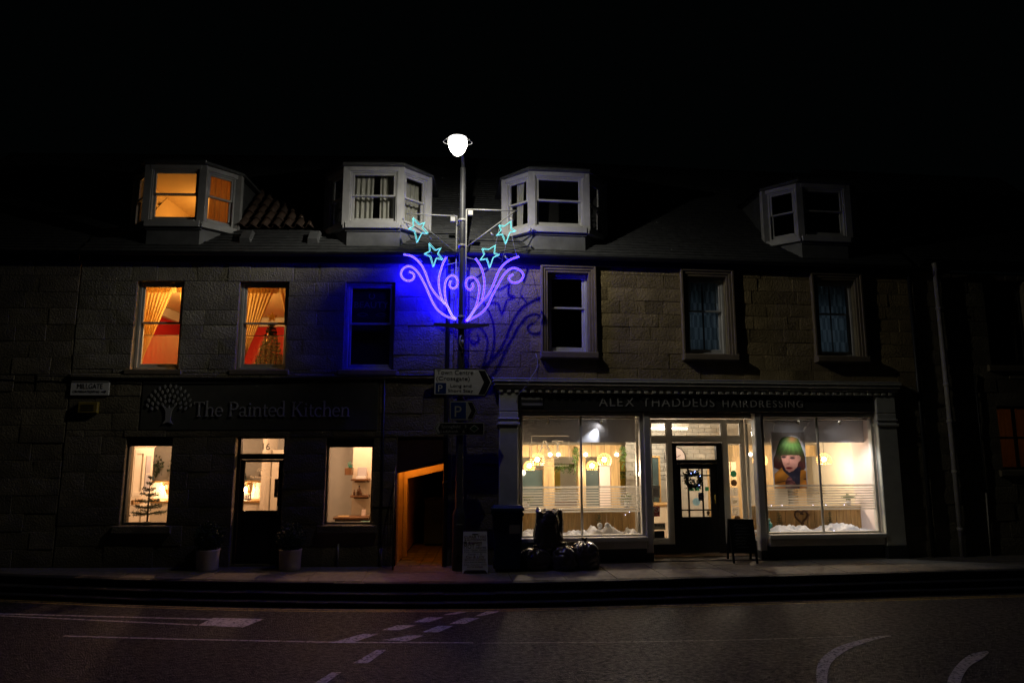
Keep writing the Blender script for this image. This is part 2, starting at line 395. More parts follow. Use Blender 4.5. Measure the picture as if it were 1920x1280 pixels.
# road markings, painted sheets a few millimetres proud of the road
def strip(name, A, B, mat, z=RZ+.004):
    mb = MB()
    vs = []; fs = []
    for i, (a, b) in enumerate(zip(A, B)):
        vs += [(a[0], a[1], z), (b[0], b[1], z)]
        if i: fs.append((2*i-2, 2*i, 2*i+1, 2*i-1))
    mb.add(vs, fs); return mb.build(name, mat, road)
for d in (-.035, .06):
    strip('double_yellow_line', offset(YEL, d), offset(YEL, d+.05), 'road_yellow')
q4 = lambda n, P, m='road_white', z=RZ+.004: MB().add([(a, b, z) for a, b in P], [(0, 1, 2, 3)]).build(n, m, road)
q4('painted_block', [(-3.06, -2.35), (-2.44, -2.525), (-2.27, -2.10), (-2.98, -1.96)])
strip('painted_line', [(-9, -.74), (-6.04, -1.36), (-4.48, -1.69), (-2.99, -2.0)], [(-9, -.79), (-6.04, -1.42), (-4.48, -1.75), (-2.99, -2.07)], 'road_white')
strip('painted_line', [(-9, -.84), (-6.0, -1.47), (-4.77, -1.82), (-3.07, -2.30)], [(-9, -.89), (-6.0, -1.52), (-4.77, -1.87), (-3.07, -2.36)], 'road_white')
strip('painted_line', [(-4.54, -2.67), (-3, -2.99), (-1.07, -3.34), (.5, -3.54)], [(-4.54, -2.72), (-3, -3.04), (-1.07, -3.39), (.5, -3.575)], 'road_white')
strip('worn_line', [(.6, -3.575), (2, -3.70), (3.82, -3.795), (5.2, -3.79)], [(.6, -3.59), (2, -3.715), (3.82, -3.81), (5.2, -3.81)], 'road_white')
for P in ([(.153,-2.14),(.30,-2.15),(.533,-1.99),(.382,-1.975)], [(.593,-2.272),(.751,-2.229),(.964,-2.035),(.775,-2.014)],
          [(-.243,-2.499),(-.03,-2.522),(.166,-2.284),(-.068,-2.258)], [(-.638,-2.858),(-.401,-2.885),(-.203,-2.669),(-.447,-2.641)],
          [(-1.173,-3.331),(-.917,-3.359),(-.658,-3.032),(-.858,-3.01)], [(.239,-2.636),(.443,-2.659),(.66,-2.369),(.442,-2.345)],
          [(-.127,-3.017),(.088,-3.041),(.285,-2.751),(.09,-2.729)], [(-.594,-3.32),(-.30,-3.41),(-.091,-3.17),(-.289,-3.147)],
          [(-.841,-4.189),(-.68,-4.207),(-.512,-3.733),(-.628,-3.72)], [(-1.148,-4.783),(-1.032,-4.796),(-.927,-4.482),(-1.027,-4.471)]):
    q4('give_way_dash', P)
strip('curved_line', catmull([(3.5,-6.1),(3.758,-5.486),(4.105,-4.872),(4.474,-4.437),(4.909,-4.103),(5.461,-3.85),(5.69,-3.818)], 8),
      catmull([(3.6,-6.1),(3.851,-5.496),(4.235,-4.886),(4.549,-4.545),(4.925,-4.236),(5.419,-3.955),(5.68,-3.85)], 8), 'road_white')
strip('curved_line', catmull([(4.65,-6.2),(5.003,-5.625),(5.49,-5.115),(6.026,-4.68),(6.364,-4.55)], 8),
      catmull([(4.78,-6.2),(5.133,-5.64),(5.664,-5.10),(6.09,-4.80),(6.35,-4.60)], 8), 'road_white')

# ------------------------------------------------------------------ walls
def cells(s0, s1, z0, z1, ops):
    S = sorted({s0, s1, *[v for o in ops for v in o[:2] if s0 < v < s1]}); Z = sorted({z0, z1, *[v for o in ops for v in o[2:4] if z0 < v < z1]})
    for a, b in zip(S, S[1:]):
        for c, d in zip(Z, Z[1:]):
            ms, mz = (a+b)/2, (c+d)/2
            if not any(o[0] < ms < o[1] and o[2] < mz < o[3] for o in ops): yield a, b, c, d
def wall_open(s0, s1, z0, z1, ops, y0, y1):
    mb = MB(); y0 = y0-.019
    for a, b, c, d in cells(s0, s1, z0, z1, ops):
        mb.add([(a,y0,c),(b,y0,c),(b,y0,d),(a,y0,d)], [(0,1,2,3)]); mb.add([(a,y1,c),(b,y1,c),(b,y1,d),(a,y1,d)], [(3,2,1,0)])
    for a, b, c, d in ops:
        mb.add([(a,y0,c),(a,y1,c),(a,y1,d),(a,y0,d)], [(0,1,2,3)]); mb.add([(b,y0,c),(b,y1,c),(b,y1,d),(b,y0,d)], [(3,2,1,0)])
        mb.add([(a,y0,d),(b,y0,d),(b,y1,d),(a,y1,d)], [(0,1,2,3)])
        if c > z0+.01: mb.add([(a,y0,c),(b,y0,c),(b,y1,c),(a,y1,c)], [(3,2,1,0)])
    return mb
def ashlar(parent, s0, s1, z0, z1, ops, mat, hh, lmin, lmax, seed, dep=.012, name='stone'):
    rr = random.Random(seed); n = 0
    Z = sorted({z0, z1, *[v for o in ops for v in o[2:4] if z0+.02 < v < z1-.02]})
    ZZ = []
    for c, d in zip(Z, Z[1:]):
        k = max(1, round((d-c)/hh)); ZZ += [c+(d-c)*i/k for i in range(k)]
    ZZ.append(z1)
    for c, d in zip(ZZ, ZZ[1:]):
        mz = (c+d)/2
        iv = [(s0, s1)]
        for o in ops:
            if o[2] < mz < o[3]:
                nv = []
                for a, b in iv:
                    if o[1] <= a or o[0] >= b: nv.append((a, b)); continue
                    if o[0] > a: nv.append((a, o[0]))
                    if o[1] < b: nv.append((o[1], b))
                iv = nv
        for a, b in iv:
            x = a
            while x < b-.01:
                x1 = x + (rr.uniform(lmin, lmax) if rr.random() < .8 else lmin*rr.uniform(.55, 1))
                if b - x1 < lmin*.6: x1 = b
                x1 = min(x1, b)
                g = .002; y = rr.uniform(-.009, .004); cc = rr.uniform(.003, .008)
                X0, X1, Z0, Z1 = x+g, x1-g, c+g, d-g
                j = lambda: rr.uniform(-.004, .004)
                mx, mzz = (X0+X1)/2+rr.uniform(-.05, .05), (Z0+Z1)/2
                v = [(X0,dep,Z0),(X1,dep,Z0),(X1,dep,Z1),(X0,dep,Z1),(X0,y+cc,Z0),(X1,y+cc,Z0),(X1,y+cc,Z1),(X0,y+cc,Z1),
                     (X0+cc,y+j(),Z0+cc),(X1-cc,y+j(),Z0+cc),(X1-cc,y+j(),Z1-cc),(X0+cc,y+j(),Z1-cc),(mx,y-rr.uniform(.002,.008),mzz)]
                MB().add([(p[0]-mx, p[1], p[2]-mzz) for p in v], [(0,1,5,4),(1,2,6,5),(2,3,7,6),(3,0,4,7),(4,5,9,8),(5,6,10,9),(6,7,11,10),(7,4,8,11),(8,9,12),(9,10,12),(10,11,12),(11,8,12)]).build(name, mat, parent, (mx, 0, mzz)); n += 1
                x = x1
    return n
def bar(mb, x0, x1, y0, y1, z0, z1): mb.cbox(x0, x1, y0, y1, z0, z1, .005)
def sash_window(parent, s0, s1, z0, z1, y, mat='white_paint', meet=None, fw=.05, glass='glass', M=None):
    """timber sash window: part window > upper_sash, lower_sash, pane, pane"""
    zm = meet if meet else (z0+z1)/2
    def B():
        b = MB(); b.M = M; return b
    f = B(); bar(f, s0, s0+fw, y, y+.10, z0, z1); bar(f, s1-fw, s1, y, y+.10, z0, z1); bar(f, s0+fw, s1-fw, y, y+.10, z1-fw*.8, z1); bar(f, s0+fw, s1-fw, y-.02, y+.10, z0, z0+fw*.8)
    wdw = f.build('window', mat, parent)
    a, b = s0+fw, s1-fw; zt, zb = z1-fw*.8, z0+fw*.8; r = .042
    u = B(); bar(u, a, a+r, y+.015, y+.05, zm, zt); bar(u, b-r, b, y+.015, y+.05, zm, zt); bar(u, a+r, b-r, y+.015, y+.05, zt-r, zt); bar(u, a+r, b-r, y+.012, y+.05, zm-.005, zm+.03)
    u.build('upper_sash', mat, wdw)
    l = B(); bar(l, a, a+r, y+.055, y+.09, zb, zm+.03); bar(l, b-r, b, y+.055, y+.09, zb, zm+.03); bar(l, a+r, b-r, y+.055, y+.09, zm, zm+.03); bar(l, a+r, b-r, y+.052, y+.09, zb, zb+r*1.7)
    l.build('lower_sash', mat, wdw)
    for p, yy in (((a+r, b-r, zm+.03, zt-r), y+.032), ((a+r, b-r, zb+r*1.7, zm), y+.072)):
        B().box(p[0]-.004, p[1]+.004, yy, yy+.004, p[2]-.004, p[3]+.004).build('pane', glass, wdw)
    return wdw
def room(parent, s0, s1, y0, y1, z0, z1, wall, ceil, floor, back=None):
    b = MB()
    b.add([(s0,y0,z0),(s0,y1,z0),(s0,y1,z1),(s0,y0,z1)], [(0,1,2,3)]); b.add([(s1,y0,z0),(s1,y1,z0),(s1,y1,z1),(s1,y0,z1)], [(3,2,1,0)])
    if not back: b.add([(s0,y1,z0),(s1,y1,z0),(s1,y1,z1),(s0,y1,z1)], [(0,1,2,3)])
    b.build('interior_wall', wall, parent)
    if back: MB().add([(s0,y1,z0),(s1,y1,z0),(s1,y1,z1),(s0,y1,z1)], [(0,1,2,3)]).build('interior_wall', back, parent)
    MB().add([(s0,y0,z1),(s1,y0,z1),(s1,y1,z1),(s0,y1,z1)], [(3,2,1,0)]).build('interior_ceiling', ceil, parent)
    MB().add([(s0,y0,z0),(s1,y0,z0),(s1,y1,z0),(s0,y1,z0)], [(0,1,2,3)]).build('interior_floor', floor, parent)
def roof(parent, s0, s1, holes=(), tiles=None, ez=5.48, dark=False):
    """slated roof at 45 degrees; the slates too small to pick apart are one part"""
    rb = MB(); zz = lambda y: ez-.03+(y+.14)
    for a, b, c, d in cells(s0, s1, -.14, 3.2, holes):
        rb.add([(a,c,zz(c)),(b,c,zz(c)),(b,d,zz(d)),(a,d,zz(d))], [(0,1,2,3)])
    rb.add([(s0,3.2,zz(3.2)),(s1,3.2,zz(3.2)),(s1,6.6,ez-.06),(s0,6.6,ez-.06)], [(0,1,2,3)])
    rf = rb.build('roof', 'slate', parent)
    rr = random.Random(int(abs(s0)*100)); mb = MB(); rows = 34
    for i in range(rows):
        t0 = i*.105; x = s0 - rr.uniform(0, .2)
        while x < s1:
            wd = rr.uniform(.16, .24); a = max(x, s0); b = min(x+wd-.004, s1); x += wd
            if b-a < .03: continue
            ym = -.14 + (t0+.05)*.707; xm = (a+b)/2
            if any(h[0] < xm < h[1] and h[2] < ym < h[3] for h in holes): continue
            if tiles and tiles[0] < xm < tiles[1] and ym > tiles[2]: continue
            k = rr.uniform(-.003, .004)
            def P(sx, t, h): return (sx, -.14+t*.707-h*.707, ez+t*.707+h*.707-.0)
            e = t0 + rr.uniform(-.006, .006)
            mb.add([P(a,e,.022+k),P(b,e,.022+k),P(b,e+.13,.008),P(a,e+.13,.008),P(a,e,.008),P(b,e,.008)], [(0,1,2,3),(4,5,1,0)])
    sl = mb.build('slates', 'slate', rf); tag(sl, kind='stuff')
    if tiles:
        def tile():
            m = MB(); n = 9; vs = []
            for q in range(2):
                for i in range(n):
                    t = i/(n-1); h = .045*math.sin(t*math.pi*2*.98+.25)
                    for th in (0, -.012): vs.append((t*.25-.02, q*.34, h+th+.03*(1-q)))
            fs = []
            for i in range(n-1):
                a = 2*i; b = 2*n+2*i
                fs += [(a, a+2, b+2, b), (a+1, b+1, b+3, a+3)]
                fs += [(a, a+1, a+3, a+2)]
            fs += [(0, 2*n, 2*n+1, 1), (2*n-2, 2*n-1, 4*n-1, 4*n-2)]
            return m.add(vs, fs, True).mesh('pantile')
        tm = tile(); tm.materials.append(MAT['pantile'])
        for r_ in range(8):
            k = 0; sx = tiles[0]+.03
            while sx < tiles[1]-.22:
                t = (tiles[2]+.14)/.707 + r_*.29
                link('pantile', tm, rf, (sx, -.14+t*.707-.04, ez+t*.707+.05+rr.uniform(-.006, .006)), (R(45+rr.uniform(-1.5, 1.5)), 0, R(rr.uniform(-1.5, 1.5)))); sx += .215
    return rf
def gutter(parent, s0, s1, z=5.47, y=-.17):
    n = 7; vs = []; 
    for sx in (s0, s1):
        for i in range(n): a = math.pi*i/(n-1); vs.append((sx, y+.062*math.cos(a), z-.062*math.sin(a)))
    MB().add(vs, [(i, i+1, n+i+1, n+i) for i in range(n-1)], True).build('gutter', 'gutter_iron', parent)
    MB().box(s0, s1, -.085, -.03, z-.16, z-.005).build('eaves_board', 'gutter_iron', parent)
def dormer(parent, c, mat='white_paint', wf=1.0, cd=.46, z0=6.04, z1=7.18, glass='glass'):
    h = wf/2; pts = [(c-h-cd, cd), (c-h, -.02), (c+h, -.02), (c+h+cd, cd)]
    # leaded apron under the windows, standing on the slope
    ap = MB(); q = [(c-h-cd+.03, cd+.03), (c-h+.02, .02), (c+h-.02, .02), (c+h+cd-.03, cd+.03)]
    roofz = lambda y: 5.48 + y + .14
    vs = [(x, y, z0-.06) for x, y in q] + [(x, y, roofz(y)-.02) for x, y in q]
    ap.add(vs, [(0,4,5,1),(1,5,6,2),(2,6,7,3)])
    o = ap.build('dormer', 'lead', parent)
    MB().cbox(c-h-.01, c+h+.01, -.01, .03, z0-.105, z0-.06, .006).build('drip', 'lead', o)
    for (x, y) in pts: MB().prismz([(x-.065,y-.03),(x+.065,y-.03),(x+.065,y+.09),(x-.065,y+.09)], z0, z1).build('corner_post', mat, o)
    for (a, b) in zip(pts, pts[1:]):
        dx, dy = b[0]-a[0], b[1]-a[1]; L = math.hypot(dx, dy); ang = math.atan2(dy, dx)
        M = Matrix.Translation((a[0], a[1], 0)) @ Matrix.Rotation(ang, 4, 'Z')
        for q in ((.03, L-.03, -.035, .08, z1-.10, z1+.02), (.0, L, -.055, .10, z0-.06, z0+.05)):
            tm = MB(); tm.M = M; bar(tm, *q); tm.build('rail', mat, o)
        sw = sash_window(o, .06, L-.06, z0+.05, z1-.10, -.01, mat, meet=z0+.56, fw=.035, glass=glass, M=M)
        # keep the third level: move the sashes up to the dormer itself
        for ch in list(sw.children): ch.parent = o
    # cheeks and piended slate roof
    for sg in (-1, 1):
        x = c+sg*(h+cd-.02)
        ck = MB(); ck.add([(x, cd+.06, z0-.1), (x, cd+.06, z1), (x, 1.75, z1), (x, 1.75, 6.0)], [(0,1,2,3)])
        ck.build('cheek', 'slate', o)
    rt = MB(); e = [(c-h-cd-.10, cd-.0), (c-h-.06, -.14), (c+h+.06, -.14), (c+h+cd+.10, cd-.0), (c+h+cd+.10, 1.9), (c-h-cd-.10, 1.9)]
    ap_ = (c, .75, z1+.48); ap2 = (c, 2.4, z1+.48)
    vs = [(x, y, z1+.03) for x, y in e] + [ap_, ap2] + [(x, y, z1-.02) for x, y in e]
    rt.add(vs, [(0,1,6),(1,2,6),(2,3,6),(3,4,7,6),(5,0,6,7),(13,12,11,10,9,8)] + [(8+i, 9+i, 1+i, i) for i in range(5)])
    rt.build('dormer_roof', 'slate', o)
    return o
def dormer_holes(c, wf=1.0, cd=.46):
    h = wf/2
    return [(c-h+.03, c+h-.03, .10, cd+.08), (c-h-cd+.06, c+h+cd-.06, cd+.08, 1.72)]
# ------------------------------------------------------------------ small builders
def curtain(mb, top, bot, n=40, rows=14, waves=9, amp=.025, pinch=None, taper=0.0):
    """top, bot: ((x0,y,z),(x1,y,z)); folds run from top to bottom; pinch(t)->(x0,x1)"""
    vs = []
    for j in range(rows+1):
        t = j/rows
        if pinch: x0, x1 = pinch(t)
        else: x0 = top[0][0]+(bot[0][0]-top[0][0])*t; x1 = top[1][0]+(bot[1][0]-top[1][0])*t
        y = top[0][1]; z = top[0][2]+(bot[0][2]-top[0][2])*t
        for i in range(n+1):
            u = i/n
            vs.append((x0+(x1-x0)*u, y+amp*(.5+.5*min(1, t*3))*math.sin(u*waves*2*math.pi+.4*math.sin(u*17)), z + taper*abs(math.sin(u*math.pi*5))*t))
    w_ = n+1
    return mb.add(vs, [(j*w_+i, j*w_+i+1, (j+1)*w_+i+1, (j+1)*w_+i) for j in range(rows) for i in range(n)], True)
def leaf_quads(mb, pts, size, rr, up=.3):
    for p in pts:
        d = Vector((rr.gauss(0, 1), rr.gauss(0, 1), rr.gauss(up, 1))).normalized(); s = size*rr.uniform(.6, 1.3)
        a = d.orthogonal().normalized(); a.rotate(Matrix.Rotation(rr.uniform(0, 6.28), 3, d)); p = Vector(p)
        mb.add([p, p+d*s*.5+a*s*.28, p+d*s, p+d*s*.5-a*s*.28], [(0,1,2,3)])
def fir(root, h, rad, tiers, rr, z0=0.0, per=7, needle=.035, dense=1.0, droop=-.15, nmat='needle', jit=.0, pw=.9):
    tr = MB(); tr.tube([(0,0,z0),(0,0,z0+h*.5),(0,0,z0+h)], [h*.022, h*.014, .003], 6).build('trunk', 'bark', root)
    mb = MB()
    for t in range(tiers):
        f = t/(tiers-1); z = z0+h*(.16+.78*f); L = rad*(1-f)**pw+.03*h
        k = max(3, int(per*(1-.4*f)))
        for i in range(k):
            a = 2*math.pi*(i+.5*(t % 2))/k+rr.uniform(-.2, .2); l = L*rr.uniform(.8, 1.1)
            d = Vector((math.cos(a), math.sin(a), droop+rr.uniform(-.05, .15)+.25*f)).normalized(); o = Vector((0, 0, z+rr.uniform(-jit, jit)))
            mb.tube([o, o+d*l*.6, o+d*l], [.006*h+.002, .004*h+.001, .001], 4, cap=False)
            sub = [(o, d, l)]
            for q in range(int(4*dense)):
                tt = rr.uniform(.3, .9); sd = (d+Vector((-d.y, d.x, 0))*rr.choice((-1, 1))*rr.uniform(.5, .9)).normalized()
                sub.append((o+d*l*tt, sd, l*(1-tt)*.75+.03))
            for so, sd, sl in sub:
                m = max(4, int(sl/.012*dense))
                for q in range(m):
                    tt = q/m; p = so+sd*sl*tt; nd = (sd*.7+Vector((rr.gauss(0, 1), rr.gauss(0, 1), rr.gauss(.25, .8))).normalized()).normalized()
                    n2 = nd.cross(Vector((0, 0, 1)))
                    if n2.length < .01: n2 = Vector((1, 0, 0))
                    n2 = n2.normalized()*needle*.2
                    mb.add([p-n2, p+n2, p+nd*needle*rr.uniform(.7, 1.2)], [(0,1,2)])
    mb.build('crown', nmat, root)
STAR = [(math.sin(i*math.pi/5)*(1 if i % 2 == 0 else .42), math.cos(i*math.pi/5)*(1 if i % 2 == 0 else .42)) for i in range(10)][::-1]

# ------------------------------------------------------------------ left-hand building (kitchen showroom, flat above)
bl = tag(link('stone_building', None, None, tuple(LO), (0, 0, TH)), 'grey stone two-storey house with kitchen showroom below and lit orange windows above', 'building')
UW = [(-5.65, -4.81), (-3.815, -2.93), (-1.91, -1.015)]; UZ = (3.375, 4.975)
KW = [(-5.61, -4.815, .69, 2.19), (-3.72, -2.87, 0, 2.22), (-2.14, -1.32, .69, 2.17)]
PS = (-.90, -.08, 0, 2.19)
ops = [(a, b, *UZ) for a, b in UW] + KW + [PS]
wall_open(-6.66, .05, 0, 5.36, ops, .03, .30).build('backing_wall', 'mortar', bl)
UOP = [(a, b, *UZ) for a, b in UW]
ashlar(bl, -6.66, .05, 3.30, 5.36, UOP, 'stone_grey', .27, .42, .95, 11)
low = [(a, b, c, 2.19 if c == .69 or c == 0 else d) for a, b, c, d in KW] + [PS]
low = [(o[0], o[1], o[2], 2.19) for o in low]
ashlar(bl, -6.66, .05, .0, 2.30, low, 'stone_dark', .31, .5, 1.0, 12)
ashlar(bl, -6.66, -5.42, 2.30, 3.20, [], 'stone_dark', .30, .5, .9, 13)
ashlar(bl, -1.24, .05, 2.30, 3.20, [], 'stone_dark', .30, .5, .9, 14)
MB().cbox(-5.40, -1.26, -.012, .03, 2.305, 3.195, .012).build('fascia_panel', 'painted_stone', bl)
MB().cbox(-6.66, .05, -.05, .03, 3.205, 3.295, .02).build('string_course', 'stone_dark', bl)
for a, b in UW: MB().cbox(a-.08, b+.08, -.06, .12, UZ[0]-.10, UZ[0]-.003, .012).build('sill', 'dressed_stone', bl)
for a, b, c, d in (KW[0], KW[2]): MB().cbox(a-.1, b+.1, -.07, .12, c-.13, c-.003, .012).build('sill', 'stone_dark', bl)
for i, (a, b) in enumerate(UW): sash_window(bl, a+.005, b-.005, UZ[0]+.003, UZ[1]-.005, .10, meet=4.215)
roof(bl, -6.66, .08, dormer_holes(-5.09)+dormer_holes(-1.45), tiles=(-4.32, -2.42, .47))
gutter(bl, -6.66, .08)
dormer(bl, -5.09); dormer(bl, -1.45)
for sx in (-3.80, -2.56):           # roof vents
    v = MB(); v.add([(sx-.10,.08,5.70),(sx+.10,.08,5.70),(sx+.10,.30,5.98),(sx-.10,.30,5.98),(sx-.085,.03,5.80),(sx+.085,.03,5.80),(sx+.085,.20,6.0),(sx-.085,.20,6.0)], [(0,1,5,4),(4,5,6,7),(1,2,6,5),(0,4,7,3),(3,7,6,2)])
    v.build('roof_vent', 'lead', bl)
# chimney-less gable end and rear are never seen; close the block
MB().add([(-6.66,6.6,0),(.08,6.6,0),(.08,6.6,5.4),(-6.66,6.6,5.4)], [(0,1,2,3)]).build('rear_wall', 'mortar', bl)
# shop windows and door
for (a, b, c, d) in (KW[0], KW[2]):
    f = MB(); y = .07
    bar(f, a, a+.035, y, y+.08, c, d); bar(f, b-.035, b, y, y+.08, c, d); bar(f, a+.035, b-.035, y, y+.08, c, c+.04); bar(f, a+.035, b-.035, y, y+.08, d-.16, d)
    bar(f, a+.0, b, y-.015, y, d-.03, d-.005)
    wdw = f.build('shop_window', 'painted_stone', bl)
    MB().box(a+.03, b-.03, y+.03, y+.036, c+.035, d-.155).build('pane', 'glass', wdw)
a, b = KW[1][:2]; y = .15
f = MB(); bar(f, a, a+.05, y-.02, y+.08, 0, 2.215); bar(f, b-.05, b, y-.02, y+.08, 0, 2.215); bar(f, a+.05, b-.05, y-.02, y+.08, 2.16, 2.215); bar(f, a+.05, b-.05, y-.02, y+.08, 1.80, 1.90)
dr = f.build('door_frame', 'black_paint', bl)
MB().box(a+.05, b-.05, y+.02, y+.026, 1.895, 2.165).build('pane', 'glass', dr)
n16 = MB(); put_text(n16, '16', (a+b)/2+.06, y+.012, 1.965, .17, align='C'); n16.build('door_number', 'letter_grey', dr)
g = MB(); zg0, zg1 = .92, 1.75; da, db = a+.055, b-.055
bar(g, da, da+.075, y+.005, y+.05, .02, 1.795); bar(g, db-.075, db, y+.005, y+.05, .02, 1.795); bar(g, da+.075, db-.075, y+.005, y+.05, zg1, 1.795); bar(g, da+.075, db-.075, y+.005, y+.05, .02, zg0)
bar(g, da+.14, db-.14, y-.004, y+.004, .15, zg0-.12)
dl = g.build('door', 'black_paint', bl)
MB().box(da+.07, db-.07, y+.03, y+.036, zg0-.005, zg1+.005).build('pane', 'glass', dl)
MB().box(db-.15, db-.06, y+.06, y+.09, 1.14, 1.46).build('lock_box', 'ink', dl)
MB().tube([(db-.04, y-.03, .85), (db-.04, y-.03, 1.0)], .012, 8).build('handle', 'steel', dl)
st = MB(); put_text(st, 'The Painted Kitchen', (da+db)/2-.01, y+.026, 1.475, .055, align='C', width=.40, ext=.001)
st.build('door_lettering', 'vinyl', dl)
em = MB(); cx_, cz_ = (da+db)/2-.01, 1.60
em.prism([(cx_-.008, cz_-.07), (cx_+.008, cz_-.07), (cx_+.012, cz_), (cx_-.012, cz_)], y+.024, y+.027)
for k in range(26):
    an = R(-10+200*(k % 13)/12); rd_ = .035+.03*(k//13); px, pz = cx_+rd_*math.cos(an), cz_+rd_*math.sin(an)*.9
    em.prism([(px-.006, pz), (px, pz-.005), (px+.006, pz), (px, pz+.008)], y+.024, y+.027)
em.build('door_emblem', 'vinyl', dl)
# ------------------------------------------------------------------ kitchen showroom interior
room(bl, -6.63, -1.16, .305, 2.95, .06, 2.62, 'wall_kitchen', 'kitchen_paint', 'floor_wood', back='wall_grey')
MB().box(-6.6, -1.2, .62, 2.94, 2.50, 2.56).build('suspended_ceiling', 'kitchen_paint', bl)
MB().box(KW[1][0], KW[1][1], .10, .42, -.005, .024).build('door_step', 'stone_dark', bl)
bd = MB()
for i in range(26):       # white boarding below the shelf
    x0 = -6.55+i*.101
    bd.cbox(x0, x0+.099, 2.915, 2.945, .75, 1.27, .006)
bd.build('wall_boarding', 'tile_white', bl)
MB().box(-3.98, -3.90, 2.2, 2.945, .06, 2.49).build('partition_end', 'kitchen_paint', bl)
MB().cbox(-3.88, -3.62, 2.5, 2.94, .06, 1.95, .02).build('larder_door', 'kitchen_paint', bl)
MB().box(-2.02, -1.17, 1.72, 2.945, .06, 2.49).build('partition_wall', 'wall_kitchen', bl)
MB().box(-5.60, -4.82, .31, .50, .655, .69).build('window_board', 'kitchen_paint', bl)
MB().box(-2.13, -1.33, .31, .62, .575, .612).build('window_board', 'kitchen_paint', bl)
MB().box(-1.345, -1.165, .31, 1.71, .06, 2.49).build('pilaster', 'wall_kitchen', bl)
# tall cupboard run along the side wall
t = lthing('kitchen_cupboard', 'tall cream panelled kitchen cupboard seen through the window with the bare fir', 'cupboard', -6.17, 1.3, .06)
cb = MB(); cb.box(-.31, .25, -.95, .35, .0, 1.97).build('carcass', 'kitchen_paint', t)
cr = MB(); cr.add([(.25,-.95,1.93),(.25,.35,1.93),(.33,-.95,2.03),(.33,.42,2.03),(-.31,.35,1.93),(-.31,.42,2.03)], [(0,1,3,2),(1,4,5,3)]); cr.box(-.31, .33, -.95, .42, 2.03, 2.05); cr.build('crown_moulding', 'kitchen_paint', t)
for (y0, y1, z0, z1) in ((-.93, -.42, .08, 1.90), (-.40, -.03, 1.05, 1.90), (-.01, .33, .08, .85)):
    p = MB(); p.M = Matrix.Rotation(R(90), 4, 'Z'); 
    # frame-and-panel door facing +x
    for q in ((y0, y0+.06, z0, z1), (y1-.06, y1, z0, z1), (y0+.06, y1-.06, z0, z0+.07), (y0+.06, y1-.06, z1-.07, z1)): p.box(q[0], q[1], -.275, -.252, q[2], q[3])
    dd = p.build('door', 'kitchen_paint', t)
    kb = MB(); kb.ball((.29, (y1-.03), (z0+z1)/2*.72 if z0 < .5 else z0+.12), .014, 6, 4); kb.build('knob', 'ink', dd)
gl = MB(); gl.box(.252, .262, .06, .24, 1.10, 1.78); gl.build('glazed_door', 'paper_grey', t)
MB().box(.262, .266, .06, .24, 1.43, 1.45).build('glazing_bar', 'kitchen_paint', t)
MB().box(.251, .30, -.38, -.02, .90, .98).build('spice_rack', 'wood_warm', t)
# shelf with brackets and bulbs
def shelf_run(s0, s1, label, brackets, name='wall_shelf'):
    t = lthing(name, label, 'shelf', (s0+s1)/2, 2.80, 1.27)
    h = (s1-s0)/2
    MB().cbox(-h, h, -.14, .11, 0, .035, .004).build('board', 'wood_warm', t)
    for bx in brackets:
        m = MB(); u = bx-(s0+s1)/2
        m.prism([(u-.018, -.26), (u+.018, -.26), (u+.018, -.001), (u-.018, -.001)], .06, .095); m.box(u-.018, u+.018, -.12, .06, -.05, -.002)
        m.tube([(u, -.10, -.05), (u, .06, -.22)], .016, 6); m.build('bracket', 'wood_warm', t)
    return t
shelf_run(-6.62, -5.45, 'wooden wall shelf on brackets behind the small bare fir tree', [-6.17], 'wall_shelf')
shelf_run(-4.9, -4.02, 'wooden wall shelf on brackets seen through the door numbered 16', [-4.44], 'wall_shelf')
emat('bulb_warm', (1.0, .72, .42), 60)
def bulb(s, y, z, label, power):
    t = lthing('bulb_lamp', label, 'lamp', s, y, z)
    MB().tube([(0,0,.045),(0,0,.10)], .016, 8).build('holder', 'ink', t); MB().tube([(0,0,.10),(0,0,.115)], .004, 6).build('cord', 'ink', t)
    MB().lathe([(.0, -.05), (.022, -.04), (.033, -.012), (.03, .01), (.016, .045)], 12).build('glass_bulb', 'bulb_warm', t)
    light('bulb_light', 'POINT', (0, -.09, -.02), power, (1.0, .60, .30), t, .03)
bulb(-6.21, 2.74, 1.15, 'bare warm bulb hanging under the shelf beside the bare fir tree', 13)
bulb(-4.48, 2.74, 1.125, 'bare warm bulb hanging under the shelf seen through the shop door', 13)
bulb(-5.55, 2.74, 1.14, 'warm bulb half hidden behind the stem of the window fir', 5)
# showroom ceiling fittings
for k, (s, y) in enumerate(((-5.3, 1.5), (-3.2, 1.3), (-1.75, 1.0))):
    t = lthing('ceiling_downlight', ['round ceiling downlight above the tall kitchen cupboard', 'round ceiling downlight above the shop door', 'round ceiling downlight above the display shelves'][k], 'lamp', s, y, 2.60 if False else 2.48, group='showroom ceiling lights')
    MB().lathe([(.0, 0), (.05, 0), (.06, .015), (.06, .02)], 16).build('ring', 'steel', t)
    light('down_light', 'POINT', (0, 0, -.10), [62, 66, 68][k], (1.0, .56, .31), t, .06)
t = lthing('flower_vase', 'glass vase of dark foliage on the shelf behind the bare fir', 'vase', -6.40, 2.80, 1.306)
MB().lathe([(.03, 0), (.035, .02), (.03, .14), (.022, .2), (.024, .22)], 12).build('vase', 'glass_lamp', t)
rr = random.Random(5); m = MB()
for k in range(14):
    e = Vector((rr.gauss(0, .13), rr.gauss(0, .05), rr.uniform(.28, .5))); m.tube([(0,0,.05), tuple(e*.6), tuple(e)], .004, 4, cap=False)
    leaf_quads(m, [tuple(e*rr.uniform(.6, 1.0)+Vector((rr.gauss(0, .04), rr.gauss(0, .03), rr.gauss(0, .04)))) for q in range(9)], .07, rr)
m.build('foliage', 'leaf_dark', t)
